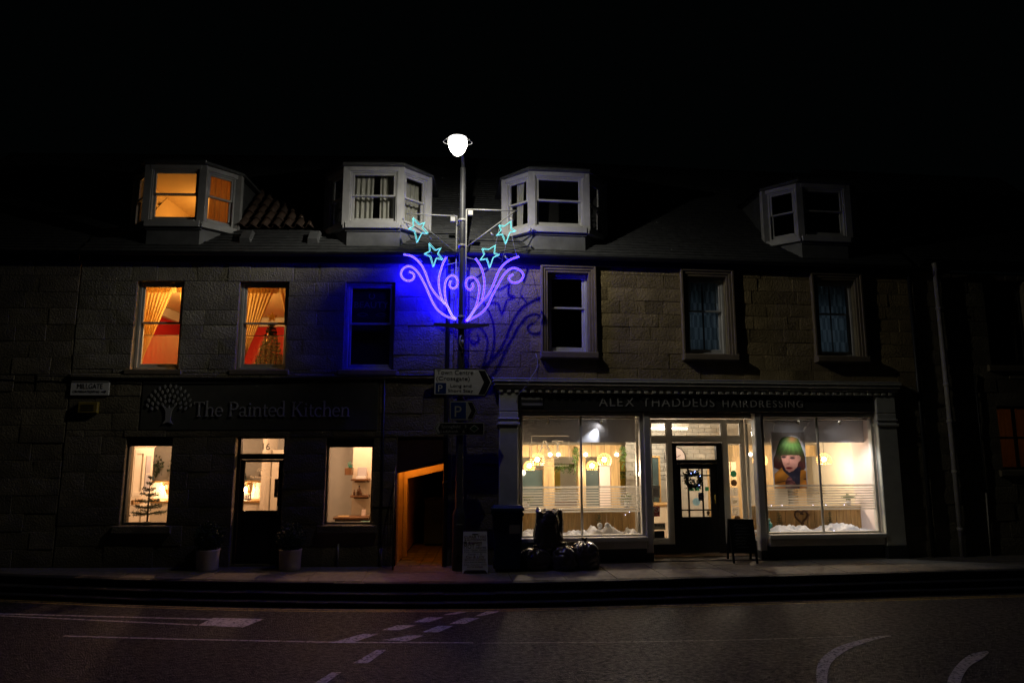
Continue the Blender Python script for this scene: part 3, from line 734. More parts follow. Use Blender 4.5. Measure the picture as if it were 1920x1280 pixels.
t = lthing('flower_vase', 'half hidden pale vase with dark leaves at the shelf end', 'vase', -6.00, 2.80, 1.306)
MB().lathe([(.03, 0), (.05, .06), (.03, .16), (.035, .18)], 12).build('vase', 'pot_pale', t)
m = MB(); leaf_quads(m, [(rr.gauss(0, .08), rr.gauss(0, .05), .3+rr.gauss(0, .08)) for q in range(70)], .08, rr); m.build('foliage', 'leaf_dark', t)
tag(MB().cbox(-.09, .09, -.06, .06, 0, .10, .004).build('storage_box', 'book_blue', None, LF(-6.56, 2.80, 1.307), (0, 0, TH)), 'small blue box beside the vase on the left shelf', 'box')
# things seen through the door
for k in range(3):
    tag(MB().cbox(-.16+.02*k, .16-.01*k, -.09, .06, 0, .048, .003).build('book', ['book_blue', 'ink', 'book_blue'][k], None, LF(-4.66, 2.79, 1.307+.05*k), (0, 0, TH)),
        ['blue book lying at the bottom of the pile on the door shelf', 'dark book in the middle of the pile on the door shelf', 'blue book on top of the pile on the door shelf'][k], 'book')
t = lthing('potted_plant', 'small dried plant in a pot on the shelf behind the door glass', 'plant', -4.14, 2.80, 1.306)
MB().lathe([(.0,0),(.035, 0), (.045, .07), (.04, .07), (.0,.06)], 12).build('pot', 'wood_dark', t)
m = MB(); leaf_quads(m, [(rr.gauss(0, .04), rr.gauss(0, .03), .12+rr.gauss(0, .03)) for q in range(50)], .05, rr); m.build('foliage', 'bark', t)
t = lthing('wire_rack', 'low grey slatted rack on the worktop seen through the door', 'rack', -4.35, 2.3, .935)
for k in range(7): MB().box(-.14+k*.045, -.11+k*.045, -.02, .0, 0, .12).build('slat', 'paper_grey', t)
MB().box(-.15, .16, -.03, .02, -.0, .02).build('base', 'ink', t)
t = lthing('worktop', 'pale worktop along the showroom back wall', 'counter', -5.3, 2.62, .06)
MB().box(-1.25, 1.35, -.30, .28, 0, .82).build('cabinet', 'kitchen_paint', t); MB().cbox(-1.27, 1.36, -.33, .28, .82, .86, .006).build('top', 'wood_warm', t)
for k, (s, z) in enumerate(((-5.86, .92), (-5.74, .92), (-5.66, .92))):
    t = lthing('wooden_shaker', ['tall wooden shaker on the worktop, furthest into the room corner', 'middle wooden shaker on the worktop behind the fir', 'short wooden shaker on the worktop nearest the bulb'][k], 'jar', s, 2.55, z)
    MB().lathe([(0,0),(.03, 0), (.034, .06), (.024, .13-.02*k), (.03, .15-.02*k), (.0, .17-.02*k)], 10).build('body', 'wood_pale', t); MB().lathe([(.03, .145-.02*k), (.028, .17-.02*k), (0, .175-.02*k)], 10).build('lid', 'ink', t)
# bare fir on the window board
t = lthing('fir_tree', 'small sparse fir tree standing inside the kitchen shop window', 'christmas tree', -5.34, .405, .69)
fir(t, .80, .31, 7, random.Random(9), z0=.02, per=9, needle=.042, dense=1.25, droop=.04, jit=.018, pw=1.25); MB().lathe([(0,0),(.07, 0), (.07, .012), (.02, .02)], 12).build('base', 'bark', t)
m = MB(); rr = random.Random(2)
for k in range(60): m.octa((rr.uniform(-.25, .28), rr.uniform(-.06, .05), .008), rr.uniform(.006, .016))
o = m.build('fake_snow', 'snow_cloth', None, LF(-5.34, .405, .692), (0, 0, TH)); tag(o, 'white fake snow scattered round the foot of the window fir', 'snow', kind='stuff')
# right-hand window display
def wshelf(nm, label, s, z, hw): 
    t = lthing(nm, label, 'shelf', s, 1.60, z); MB().cbox(-hw, hw, -.12, .115, 0, .035, .003).build('board', 'wood_dark', t); MB().box(-hw+.03, hw-.03, .09, .115, -.04, -.002).build('rail', 'wood_dark', t); return t
wshelf('display_shelf', 'upper short dark wood shelf on the showroom partition', -1.83, 1.36, .17)
wshelf('display_shelf', 'lower short dark wood shelf holding brown bottles', -1.83, 1.045, .17)
t = lthing('wall_box_shelf', 'square wooden box shelf mounted on the showroom partition', 'shelf', -2.06, 1.63, 1.47)
MB().cbox(-.075, .06, -.10, .08, 0, .135, .004).build('box', 'wood_dark', t)
t = lthing('succulent', 'teal succulent standing on the square wooden box shelf', 'plant', -2.04, 1.58, 1.607)
rr = random.Random(8); m = MB(); leaf_quads(m, [(rr.gauss(0, .018), rr.gauss(0, .018), abs(rr.gauss(.025, .02))) for q in range(60)], .045, rr); m.build('foliage', 'teal', t); MB().lathe([(0,0),(.03, 0), (.035, .03), (0, .03)], 10).build('pot', 'teal', t)
tag(MB().cbox(-.10, .08, -.02, .02, 0, .17, .003).build('book', 'paper_grey', None, LF(-1.80, 1.62, 1.447), (0, 0, TH)), 'grey cookery book with a loaf on its cover propped on the upper shelf', 'book')
tag(MB().cbox(-.11, .08, -.08, .08, 0, .045, .003).build('book', 'snow_cloth', None, LF(-1.80, 1.58, 1.397), (0, 0, TH)), 'white book lying flat under the propped cookery book', 'book')
for k, (ds, hh, rad) in enumerate(((-.11, .10, .024), (-.05, .10, .022), (-.015, .17, .04), (.02, .07, .024))):
    t = lthing('bottle', ['slim brown bottle at the end of the lower shelf', 'second brown bottle on the lower shelf', 'large round brown demijohn on the lower shelf', 'smallest squat jar on the lower shelf'][k], 'bottle', -1.83+ds, 1.56+.02*(k % 2), 1.081)
    MB().lathe([(0,0),(rad, 0), (rad, hh*.6), (rad*.4, hh*.8), (rad*.35, hh)], 12).build('glass', 'bottle_amber', t); MB().lathe([(rad*.42, hh*.95), (rad*.42, hh*1.08), (0, hh*1.1)], 10).build('stopper', 'ink', t)
t = lthing('glass_tube_jar', 'tall clear glass jar at the lower shelf end', 'jar', -1.72, 1.58, 1.081); MB().lathe([(0,0),(.022, 0), (.022, .25), (.02, .25)], 12).build('glass', 'glass_lamp', t); MB().lathe([(0,.25),(.023, .25), (.023, .262), (0, .262)], 12).build('lid', 'steel', t)
t = lthing('sideboard', 'low dark desk below the shelves in the showroom window', 'desk', -1.95, 1.38, .06)
MB().box(-.27, .33, -.17, .20, 0, .60).build('carcass', 'ink', t); MB().cbox(-.30, .36, -.20, .22, .60, .635, .004).build('top', 'wood_dark', t)
tag(MB().cbox(-.035, .04, -.006, .006, 0, .12, .002).build('leaflet_stand', 'pink_white', None, LF(-1.73, 1.45, .697), (R(-8), 0, TH)), 'small pink leaflet stand on the dark desk', 'leaflet')
tag(MB().cbox(-.10, .10, -.10, .10, 0, .012, .002).build('notebook', 'wood_pale', None, LF(-2.08, 1.33, .697), (0, 0, TH+.2)), 'tan notebook lying open on the dark desk', 'notebook')
t = lthing('string_light_bundle', 'coiled clear wire bundle on the showroom window board', 'wire', -1.78, .46, .613)
m = MB(); m.tube([(.12*math.cos(k*.5)*(1-.01*k), .05*math.sin(k*.5), .03+.03*math.sin(k*.31)) for k in range(50)], .004, 5); m.build('wire', 'plastic_grey', t)
tag(MB().cbox(-.14, .11, -.06, .08, 0, .085, .006).build('tray', 'teal', None, LF(-1.45, .47, .613), (0, 0, TH)), 'dark green tray at the corner of the showroom window board', 'tray')
# ------------------------------------------------------------------ flat above: red room
room(bl, -7.4 if False else -6.62, -2.45, .305, 4.2, 3.05, 5.08, 'wall_red', 'wall_orange', 'floor_wood', back='wall_red')
MB().box(-6.61, -2.46, 4.08, 4.195, 4.86, 5.07).build('cornice', 'kitchen_paint', bl)
MB().box(-6.615, -6.5, .32, 4.07, 4.86, 5.07).build('cornice', 'kitchen_paint', bl)
t = lthing('ceiling_pendant', 'warm ceiling pendant lighting the red room upstairs', 'lamp', -4.85, 1.05, 4.60)
MB().tube([(0,0,.12),(0,0,.45)], .006, 6).build('cord', 'ink', t); MB().lathe([(.14, 0), (.07, .13), (.02, .14)], 16).build('shade', 'net', t); emat('bulb_room', (1, .62, .25), 20); MB().ball((0,0,.03), .035).build('bulb', 'bulb_room', t)
light('room_light', 'POINT', (0, 0, -.02), 150, (1.0, .60, .20), t, .06)
for i, (a, b) in enumerate(UW[:2]):
    which = ['of the upper window without a tree', 'of the upper window with the decorated tree'][i]
    t = lthing('curtains', 'gold tied-back curtains and pelmet %s' % which, 'curtain', (a+b)/2, .36, 3.42, group='gold curtains upstairs'); hw = (b-a)/2+.06
    m = MB(); curtain(m, ((-hw,0,1.60),(hw*.1,0,1.60)), ((-hw,0,0),(-hw+.1,0,0)), pinch=lambda q: (-hw, -hw+.08+(hw*1.08)*(1-min(1, q*1.12))**1.0), waves=8, amp=.018); m.build('drape', 'curtain_gold', t)
    m = MB(); curtain(m, ((hw*.5,0,1.60),(hw,0,1.60)), ((hw,0,0),(hw,0,0)), pinch=lambda q: (hw*.26+(hw*.66)*min(1, q*1.25), hw), waves=4, amp=.018); m.build('drape', 'curtain_gold', t)
    m = MB(); curtain(m, ((-hw,-.05,1.62),(hw,-.05,1.62)), ((-hw,-.05,1.40),(hw,-.05,1.40)), waves=9, amp=.010, rows=4, taper=.018); m.build('pelmet', 'curtain_gold', t)
    m = MB(); curtain(m, ((-hw,-.085,.60),(hw,-.085,.60)), ((-hw,-.085,-.02),(hw,-.085,-.02)), waves=11, amp=.008, rows=6); m.build('net_curtain', 'net', t)
    m = MB(); m.tube([(-hw,-.085,.605),(hw,-.085,.605)], .007, 6); m.build('net_rod', 'curtain_pale', t)
t = lthing('christmas_tree', 'decorated christmas tree with gold star in the upstairs window', 'christmas tree', -3.47, .80, 3.16)
fir(t, 1.22, .38, 15, random.Random(4), per=12, needle=.052, dense=1.5, droop=-.2, pw=1.12); MB().lathe([(0,-.1),(.10, -.1), (.12, .08), (0, .08)], 12).build('pot', 'wood_dark', t)
m = MB(); m.prism([(x*.115, 1.31+z*.115) for x, z in STAR], -.01, .01); m.build('star', 'gold', t)
rr = random.Random(3)
for k in range(16):
    z = rr.uniform(.2, .95); ra = .33*(1-z/1.25)+.03; an = rr.uniform(math.pi*.95, math.pi*2.05)
    MB().ball((ra*math.cos(an), ra*math.sin(an), z), .024, 8, 6).build('bauble', 'bauble' if k % 2 else 'gold', t)
t = lthing('side_table_lamp', 'cream box and sparkling ornament beside the upstairs tree', 'ornament', -3.02, .95, 3.10)
MB().cbox(-.12, .12, -.1, .1, 0, .62, .01).build('box', 'kitchen_paint', t); m = MB()
for k in range(40): m.octa((rr.uniform(-.11, .10), -.115, rr.uniform(.3, .62)), .012)
m.build('sequins', 'gold', t)
tag(MB().cbox(-.45, .45, -.3, .3, 0, .62, .04).build('armchair_back', 'kitchen_paint', None, LF(-5.55, 2.6, 3.06), (0, 0, TH)), 'pale furniture back below the red wall upstairs', 'furniture')
# dormer room, lit
MB().add([(-6.0,.48,7.10),(-4.18,.48,7.10),(-4.18,2.95,7.10),(-6.0,2.95,7.10),(-5.56,.03,7.10),(-4.62,.03,7.10)], [(3,2,1,0),(0,1,5,4)]).build('interior_ceiling', 'wall_orange', bl)
MB().add([(-6.0,2.95,5.6),(-4.18,2.95,5.6),(-4.18,2.95,7.1),(-6.0,2.95,7.1)], [(0,1,2,3)]).build('interior_wall', 'wall_cream', bl)
MB().add([(-6.0,.56,6.05),(-6.0,2.95,5.6),(-6.0,2.95,7.1),(-6.0,.56,7.1),(-4.18,.56,6.05),(-4.18,2.95,5.6),(-4.18,2.95,7.1),(-4.18,.56,7.1)], [(0,1,2,3),(7,6,5,4)]).build('interior_wall', 'wall_orange', bl)
MB().box(-5.99, -4.19, 2.86, 2.94, 6.86, 7.09).build('attic_cornice', 'wall_cream', bl)
t = lthing('attic_lamp', 'warm lamp lighting the orange dormer room', 'lamp', -5.0, 1.7, 6.35)
MB().tube([(0,0,-.3),(0,0,.0)], .012, 8).build('stand', 'brass', t); MB().lathe([(.10, 0), (.06, .12)], 14).build('shade', 'net', t); MB().lathe([(0,-.33),(.08, -.33), (.08, -.3), (0, -.3)], 14).build('base', 'brass', t)
light('attic_light', 'POINT', (0, 0, .05), 30, (1.0, .52, .14), t, .05)
tag(MB().box(-.3, .3, -.3, .3, 0, .40).build('attic_chest', 'wood_dark', None, LF(-5.0, 1.7, 5.62), (0, 0, TH)), 'low chest under the lamp in the orange dormer room', 'chest')
t = lthing('dormer_curtain', 'brown and cream net curtains in the side window of the lit dormer', 'curtain', -4.36, .36, 6.08)
m = MB(); m.M = Matrix.Rotation(R(45), 4, 'Z'); curtain(m, ((-.26,0,1.0),(.26,0,1.0)), ((-.26,0,0),(.26,0,0)), waves=5, amp=.02); m.build('drape', 'curtain_brown', t)
# closed pale curtains of the second dormer
t = lthing('dormer_curtains', 'closed pale curtains behind the white dormer beside the lamp post', 'curtain', -1.45, .20, 6.06)
m = MB(); curtain(m, ((-.42,0,1.02),(-.04,0,1.02)), ((-.42,0,.0),(-.05,0,.0)), waves=4, amp=.03); m.build('drape', 'curtain_pale', t)
m = MB(); curtain(m, ((.08,0,1.02),(.34,0,1.02)), ((.08,0,.0),(.36,0,.0)), waves=3, amp=.03); m.build('drape', 'curtain_pale', t)
m = MB(); m.M = Matrix.Translation((.62, .30, 0)) @ Matrix.Rotation(R(45), 4, 'Z'); curtain(m, ((-.22,0,1.0),(.2,0,1.0)), ((-.22,0,0),(.2,0,0)), waves=4, amp=.02); m.build('drape', 'curtain_pale', t)
# beauty salon window: sign behind the glass of the third upper window
t = lthing('window_sign', 'dim BEAUTY lettering behind the unlit upper window', 'sign', -1.46, .145, 4.2)
MB().box(-.37, .37, .10, .11, -.78, .72).build('blind', 'ink', t)
m = MB(); put_text(m, 'BEAUTY', 0, .0, .33, .16, align='C', width=.62, ext=.002); m.build('lettering', 'letter_faint', t)
m = MB(); m.tube([(.05*math.sin(a), .012, .55-.05*math.cos(a)) for a in [R(q) for q in range(-140, 150, 20)]], .008, 5)
for sx in (-.16, .18):
    m.tube([(sx-.10+.02*k, .012, .20+.03*math.sin(k*math.pi/10)) for k in range(11)], .006, 5); m.tube([(sx-.10+.02*k, .012, .20-.025*math.sin(k*math.pi/10)) for k in range(11)], .004, 5)
m.build('emblem', 'letter_faint', t)
# ------------------------------------------------------------------ pend (close) through the building
pw = MB(); pw.add([(PS[0]-.002,.3,0),(PS[0]-.002,7,0),(PS[0]-.002,7,2.19),(PS[0]-.002,.3,2.19),(PS[1]+.002,.3,0),(PS[1]+.002,7,0),(PS[1]+.002,7,2.19),(PS[1]+.002,.3,2.19)], [(0,1,2,3),(7,6,5,4)])
pmat('pend_plaster', (.62, .50, .32), .9, .12, 4, .4, 30)
pw.build('pend_wall', 'pend_plaster', bl)
MB().add([(PS[0],.3,2.19),(PS[1],.3,2.19),(PS[1],7,2.19),(PS[0],7,2.19)], [(3,2,1,0)]).build('pend_ceiling', 'pend_plaster', bl)
pmat('pend_red', (.055, .014, .010), .7, .2, 5, .3, 30)
MB().prism([(-.895, 1.56), (-.085, 1.73), (-.085, 2.215), (-.895, 2.215)], .018, .12).build('overhead_panel', 'pend_red', bl)
MB().prism([(-.83, 1.43), (-.085, 1.60), (-.085, 2.185), (-.895, 2.185), (-.895, 0.005), (-.83, 0.005)], .95, 1.15).build('inner_arch', 'pend_plaster', bl)
t = lthing('pend_lamp', 'orange lamp hidden behind the panel over the alley entrance', 'lamp', -.78, .45, 1.98)
emat('bulb_sodium', (1, .34, .04), 12); MB().lathe([(.0,-.05),(.05, -.05), (.06, .04), (.03, .06)], 12).build('globe', 'bulb_sodium', t); MB().lathe([(.07, .06), (.07, .10), (0, .11)], 12).build('cap', 'ink', t)
light('pend_light', 'POINT', (.03, 0, -.10), 12, (1.0, .29, .02), t, .04)
pf = random.Random(6)
for j in range(12):
    for i in range(4):
        MB().cbox(0, .19, 0, .28, -.02, 0, .0).build('pend_brick', 'paving', bl, (PS[0]+.02+i*.2, .04+j*.30, .003+pf.uniform(-.002, .002)))
t = lthing('iron_gate', 'open wrought iron gate with arched top folded back at the alley entrance', 'gate', -.895, .0, .01, rz=0)
m = MB(); m.tube([(0,-.02,0),(0,-.02,1.45)], .012, 6); m.tube([(.03,-.42,0),(.03,-.42,1.45)], .012, 6); m.tube([(.015+.015*math.sin(-math.pi/2+math.pi*k/10), -.22-.2*math.sin(-math.pi/2+math.pi*k/10), 1.45+.22*math.cos(-math.pi/2+math.pi*k/10)) for k in range(11)], .012, 6)
m.tube([(0,-.02,.15),(.03,-.42,.15)], .01, 6); m.tube([(0,-.02,.95),(.03,-.42,.95)], .01, 6); m.build('frame', 'gutter_iron', t)
for k in range(1, 6): MB().tube([(.03*k/6, -.02-.4*k/6, .15), (.03*k/6, -.02-.4*k/6, 1.45+.2*math.sin(math.pi*k/6))], .006, 5).build('bar', 'gutter_iron', t)
# ------------------------------------------------------------------ right-hand building (hairdresser's shop, flats above)
br = tag(link('sandstone_building', None), 'tan sandstone house with hairdressing shopfront and three moulded upper windows', 'building')
RW = [2.415, 5.09, 7.70]; RZ0, RZ1 = 3.725, 5.215
rops = [(c-.385, c+.385, RZ0, RZ1) for c in RW]
SHOP = (1.49, 8.37, 0, 2.64)
wall_open(.31, 9.30, 0, 5.40, rops+[SHOP], .03, .28).build('backing_wall', 'mortar', br)
ashlar(br, .31, 9.30, 3.16, 5.40, rops, 'stone_tan', .27, .40, .95, 21)
ashlar(br, .31, 1.13, 0, 3.16, [], 'stone_dark', .29, .35, .6, 22)
ashlar(br, 8.70, 9.30, 0, 3.16, [], 'stone_dark', .29, .3, .45, 23)
for i, c in enumerate(RW):
    h = .385
    for (p, wd, y) in ((.0, .045, -.035), (.045, .05, -.055), (.095, .04, -.08)):
        m = MB(); a = c-h-p-wd; b = c+h+p+wd; zt = RZ1+p
        m.cbox(a, a+wd, y, .028, RZ0, zt+wd, .006); m.cbox(b-wd, b, y, .028, RZ0, zt+wd, .006); m.cbox(a+wd, b-wd, y, .028, zt, zt+wd, .006)
        m.build('architrave', 'dressed_stone', br)
    MB().cbox(c-h-.15, c+h+.15, -.14, .10, RZ0-.12, RZ0-.002, .015).build('sill', 'dressed_stone', br)
    sash_window(br, c-h+.003, c+h-.003, RZ0+.003, RZ1-.003, .10, meet=4.56)
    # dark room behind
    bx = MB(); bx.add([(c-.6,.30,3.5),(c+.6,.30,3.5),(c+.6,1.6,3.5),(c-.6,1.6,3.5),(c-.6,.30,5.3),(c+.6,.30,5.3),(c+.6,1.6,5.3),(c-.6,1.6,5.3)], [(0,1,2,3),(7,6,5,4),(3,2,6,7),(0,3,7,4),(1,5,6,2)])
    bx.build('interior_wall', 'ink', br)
def checkmat(name, a, b):
    m = bpy.data.materials.new(name); m.use_nodes = True; n = m.node_tree; bs = n.nodes['Principled BSDF']; bs.inputs['Roughness'].default_value = .9
    tc = n.nodes.new('ShaderNodeTexCoord'); wv = n.nodes.new('ShaderNodeTexChecker'); wv.inputs['Scale'].default_value = 4.2
    wv.inputs['Color1'].default_value = (*a, 1); wv.inputs['Color2'].default_value = (*b, 1)
    tl = n.nodes.new('ShaderNodeBsdfTranslucent'); mx = n.nodes.new('ShaderNodeMixShader'); mx.inputs[0].default_value = .55
    n.links.new(tc.outputs['Object'], wv.inputs['Vector']); n.links.new(wv.outputs[0], bs.inputs['Base Color']); n.links.new(wv.outputs[0], tl.inputs['Color'])
    n.links.new(bs.outputs[0], mx.inputs[1]); n.links.new(tl.outputs[0], mx.inputs[2]); n.links.new(mx.outputs[0], n.nodes['Material Output'].inputs['Surface']); MAT[name] = m
checkmat('check_cloth', (.55, .62, .67), (.30, .36, .40))
for i, c in ((1, RW[1]), (2, RW[2])):
    t = thing('checked_curtain', ['blue grey checked curtain behind the middle moulded window', 'blue grey checked curtain in the moulded window furthest from the lamp'][i-1], 'curtain', (c, .222, 3.80), group='checked curtains')
    m = MB(); curtain(m, ((-.33,0,1.38),(-.02,0,1.38)), ((-.33,0,0),(-.02,0,0)), waves=3, amp=.02); m.build('drape', 'check_cloth', t)
    m = MB(); curtain(m, ((.02,0,1.38),(.33,0,1.38)), ((.02,0,0),(.33,0,0)), waves=3, amp=.02); m.build('drape', 'check_cloth', t)
    t = thing('night_lamp', ['dim cool lamp behind the checked curtain of the middle moulded window', 'dim cool lamp behind the checked curtain of the end moulded window'][i-1], 'lamp', (c, 1.1, 4.55)); MB().lathe([(.08, 0), (.05, .1)], 12).build('shade', 'curtain_pale', t); MB().tube([(0,0,.1),(0,0,.7)], .005, 5).build('cord', 'ink', t); light('night_light', 'POINT', (0,0,0), 2.6, (.62, .84, 1.0), t, .05)
roof(br, .12, 9.30, dormer_holes(2.26, 1.04)+dormer_holes(7.56))
gutter(br, .12, 9.30, 5.50)
dormer(br, 2.26, wf=1.04); dormer(br, 7.56)
t = thing('dormer_curtain', 'thin pale curtain at the side of the white dormer above the stars', 'curtain', (1.52, .34, 6.1))
m = MB(); m.M = Matrix.Rotation(R(-45), 4, 'Z'); curtain(m, ((-.02,0,1.0),(.16,0,1.0)), ((-.02,0,0),(.12,0,0)), waves=3, amp=.02); m.build('drape', 'curtain_pale', t)
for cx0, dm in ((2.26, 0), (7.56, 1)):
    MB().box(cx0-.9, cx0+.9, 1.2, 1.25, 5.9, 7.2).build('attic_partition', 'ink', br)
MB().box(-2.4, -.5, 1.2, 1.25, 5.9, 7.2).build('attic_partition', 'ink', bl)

# ---- shopfront: one part of the building, its pieces below it
shop = MB().cbox(1.475, 8.285, -.06, .028, 2.655, 2.965, .01).build('shopfront', 'fascia_paint', br)
for a, b in ((1.13, 1.47), (8.29, 8.68)):
    sf = MB(); sf.cbox(a, b, -.10, .028, .22, 2.64, .012); sf.cbox(a-.03, b+.03, -.125, .028, 2.40, 2.445, .01); sf.cbox(a-.02, b+.02, -.115, .028, 2.50, 2.53, .01); sf.cbox(a, b, -.10, .028, 2.645, 2.97, .012)
    sf.build('pilaster', 'shop_green', shop)
for a, b in ((1.11, 1.49), (8.27, 8.70)): MB().cbox(a, b, -.13, .028, .0, .218, .012).build('plinth', 'fascia_paint', shop)
m = MB()
for (y, z0, z1, ex) in ((-.09, 2.975, 3.045, 0), (-.135, 3.05, 3.10, .03), (-.165, 3.102, 3.16, .07), (-.185, 3.162, 3.215, .09)):
    m.cbox(1.10-ex, 8.70+ex, y, .028, z0, z1, .012)
m.build('cornice', 'shop_green', shop)
MB().add([(1.0,-.19,3.218),(8.8,-.19,3.218),(8.8,-.004,3.25),(1.0,-.004,3.25)], [(0,1,2,3)]).build('cornice_flashing', 'galvanised', shop)
dm = MB().cbox(-.035, .035, -.125, -.088, 2.978, 3.042, .006).mesh('dentil'); dm.materials.append(MAT['shop_green'])
x = 1.16
while x < 8.68: link('dentil', dm, shop, (x, 0, 0)); x += .14
def shop_window(x0, x1, mull, n):
    f = MB(); y = .02
    bar(f, x0, x0+.06, y, y+.10, .45, 2.635); bar(f, x1-.06, x1, y, y+.10, .45, 2.635); bar(f, x0+.06, x1-.06, y, y+.10, 2.565, 2.635); bar(f, x0+.06, x1-.06, y, y+.10, .45, .475)
    f.build('window_frame', 'shop_white', shop)
    m = MB(); m.tube([(mull, .07, .475), (mull, .07, 2.565)], .022, 8); m.build('mullion', 'shop_white', shop)
    for a, b in ((x0+.055, mull-.02), (mull+.02, x1-.055)): MB().box(a, b, .065, .071, .47, 2.57).build('pane', 'glass', shop)
    MB().cbox(x0-.0, x1+.0, -.12, .12, .37, .448, .012).build('sill', 'shop_white', shop); MB().cbox(x0+.02, x1-.02, -.09, .10, .245, .367, .01).build('sill_moulding', 'shop_white', shop)
    MB().cbox(x0, x1, -.03, .10, 0, .243, .01).build('stall_riser', 'fascia_paint', shop)
    z = .865; k = 0
    for i in range(9):
        hgt = .042 if i < 8 else .03
        MB().box(x0+.06, mull-.025, .073, .0745, z, z+hgt-.012).build('frosted_strip', 'frost', shop)
        MB().box(mull+.025, x1-.06, .073, .0745, z, z+hgt-.012).build('frosted_strip', 'frost', shop); z += .047
    MB().box(x0+.06, mull-.025, .073, .0745, z-.005, z+.035).build('frosted_strip', 'frost', shop); MB().box(mull+.025, x1-.06, .073, .0745, z-.005, z+.035).build('frosted_strip', 'frost', shop)
shop_window(1.50, 3.775, 2.63, 0); shop_window(6.03, 8.285, 7.17, 1)
# slim posts by the recessed entrance, and the glazed returns
for a, b in ((3.78, 3.905), (5.90, 6.025)): MB().cbox(a, b, -.02, .12, .16, 2.64, .015).build('post', 'shop_white', shop); MB().cbox(a, b, -.02, .12, 0, .158, .01).build('post_base', 'fascia_paint', shop)
for sx, s1 in ((3.80, 1), (5.985, -1)):
    m = MB(); xx = sx
    for (y0, y1, z0, z1) in ((.13, .18, .30, 2.54), (.50, .56, .30, 2.54), (.18, .50, 2.46, 2.54), (.18, .50, .30, .37)): m.box(xx-.02, xx+.02, y0, y1, z0, z1)
    m.build('return_frame', 'shop_white', shop); MB().box(xx-.003, xx+.003, .18, .50, .36, 2.47).build('pane', 'glass', shop); MB().box(xx-.03, xx+.03, .13, .56, 0, .298).build('stall_riser', 'fascia_paint', shop)
MB().box(3.80, 6.0, .125, .58, 2.545, 2.60).build('entrance_soffit', 'shop_white', shop)
MB().box(3.78, 6.02, -.02, .62, -.008, .018).build('threshold', 'paving', shop)
# white entrance screen with side lights and fanlights
m = MB(); Y0, Y1 = .55, .63
for a, b in ((3.83, 4.09), (4.40, 4.50), (5.50, 5.60), (5.88, 5.955)): bar(m, a, b, Y0, Y1, .22, 2.54)
for a, b in ((4.09, 4.40), (4.50, 5.50), (5.60, 5.88)):
    bar(m, a, b, Y0, Y1, 2.485, 2.54); bar(m, a, b, Y0, Y1, 2.10, 2.205)
for a, b in ((4.09, 4.40), (5.60, 5.88)): bar(m, a, b, Y0, Y1, .22, .31)
m.build('entrance_screen', 'shop_white', shop)
for a, b in ((3.83, 4.50), (5.50, 5.955)): MB().box(a, b, Y0, Y1, .018, .218).build('screen_plinth', 'black_paint', shop)
for (a, b, c, d) in ((4.085, 4.405, 2.2, 2.49), (4.495, 5.505, 2.2, 2.49), (5.595, 5.885, 2.2, 2.49), (4.085, 4.405, .305, 2.105), (5.595, 5.885, .305, 2.105)):
    MB().box(a, b, .59, .595, c, d).build('pane', 'glass', shop)
    g = MB(); 
    for q in ((a, a+.025, c, d), (b-.025, b, c, d), (a+.025, b-.025, c, c+.03), (a+.025, b-.025, d-.03, d)): g.box(q[0], q[1], .565, .588, q[2], q[3])
    g.build('glazing_bead', 'shop_white', shop)
# black door with transom light
m = MB(); bar(m, 4.502, 4.592, .57, .66, .02, 2.095); bar(m, 5.385, 5.498, .57, .66, .02, 2.095); bar(m, 4.592, 5.385, .57, .66, 2.03, 2.095); bar(m, 4.592, 5.385, .57, .66, 1.70, 1.775)
df = m.build('door_frame', 'black_paint', br)
MB().box(4.59, 5.387, .61, .615, 1.77, 2.035).build('pane', 'glass', df)
m = MB(); gx0, gx1, gz0, gz1 = 4.67, 5.25, .71, 1.60
bar(m, 4.594, gx0, .59, .635, .025, 1.698); bar(m, gx1, 5.383, .59, .635, .025, 1.698); bar(m, gx0, gx1, .59, .635, gz1, 1.698); bar(m, gx0, gx1, .59, .635, .025, gz0); bar(m, gx0+.05, gx1-.05, .582, .589, .16, .58)
dr2 = m.build('door', 'black_paint', br)
for a in (4.815, 5.095): MB().box(a-.013, a+.013, .592, .63, gz0, gz1).build('glazing_bar', 'black_paint', dr2)
for z in (.835, 1.475): MB().box(gx0, gx1, .594, .628, z-.013, z+.013).build('glazing_bar', 'black_paint', dr2)
MB().box(gx0-.005, gx1+.005, .61, .615, gz0-.005, gz1+.005).build('pane', 'glass', dr2)
MB().box(4.62, 5.36, .575, .60, .03, .055).build('weather_bar', 'steel', dr2)
MB().tube([(5.32, .56, .95), (5.32, .56, 1.12)], .011, 8).build('handle', 'brass', dr2); MB().box(4.88, 5.02, .583, .591, .60, .63).build('letter_plate', 'ink', dr2)

# ------------------------------------------------------------------ salon interior
room(br, 1.30, 8.62, .285, 5.0, .04, 2.66, 'salon_wall', 'wall_cream', 'floor_wood')
MB().box(1.32, 8.40, .30, 4.99, 2.60, 2.655).build('plaster_ceiling', 'wall_cream', br)
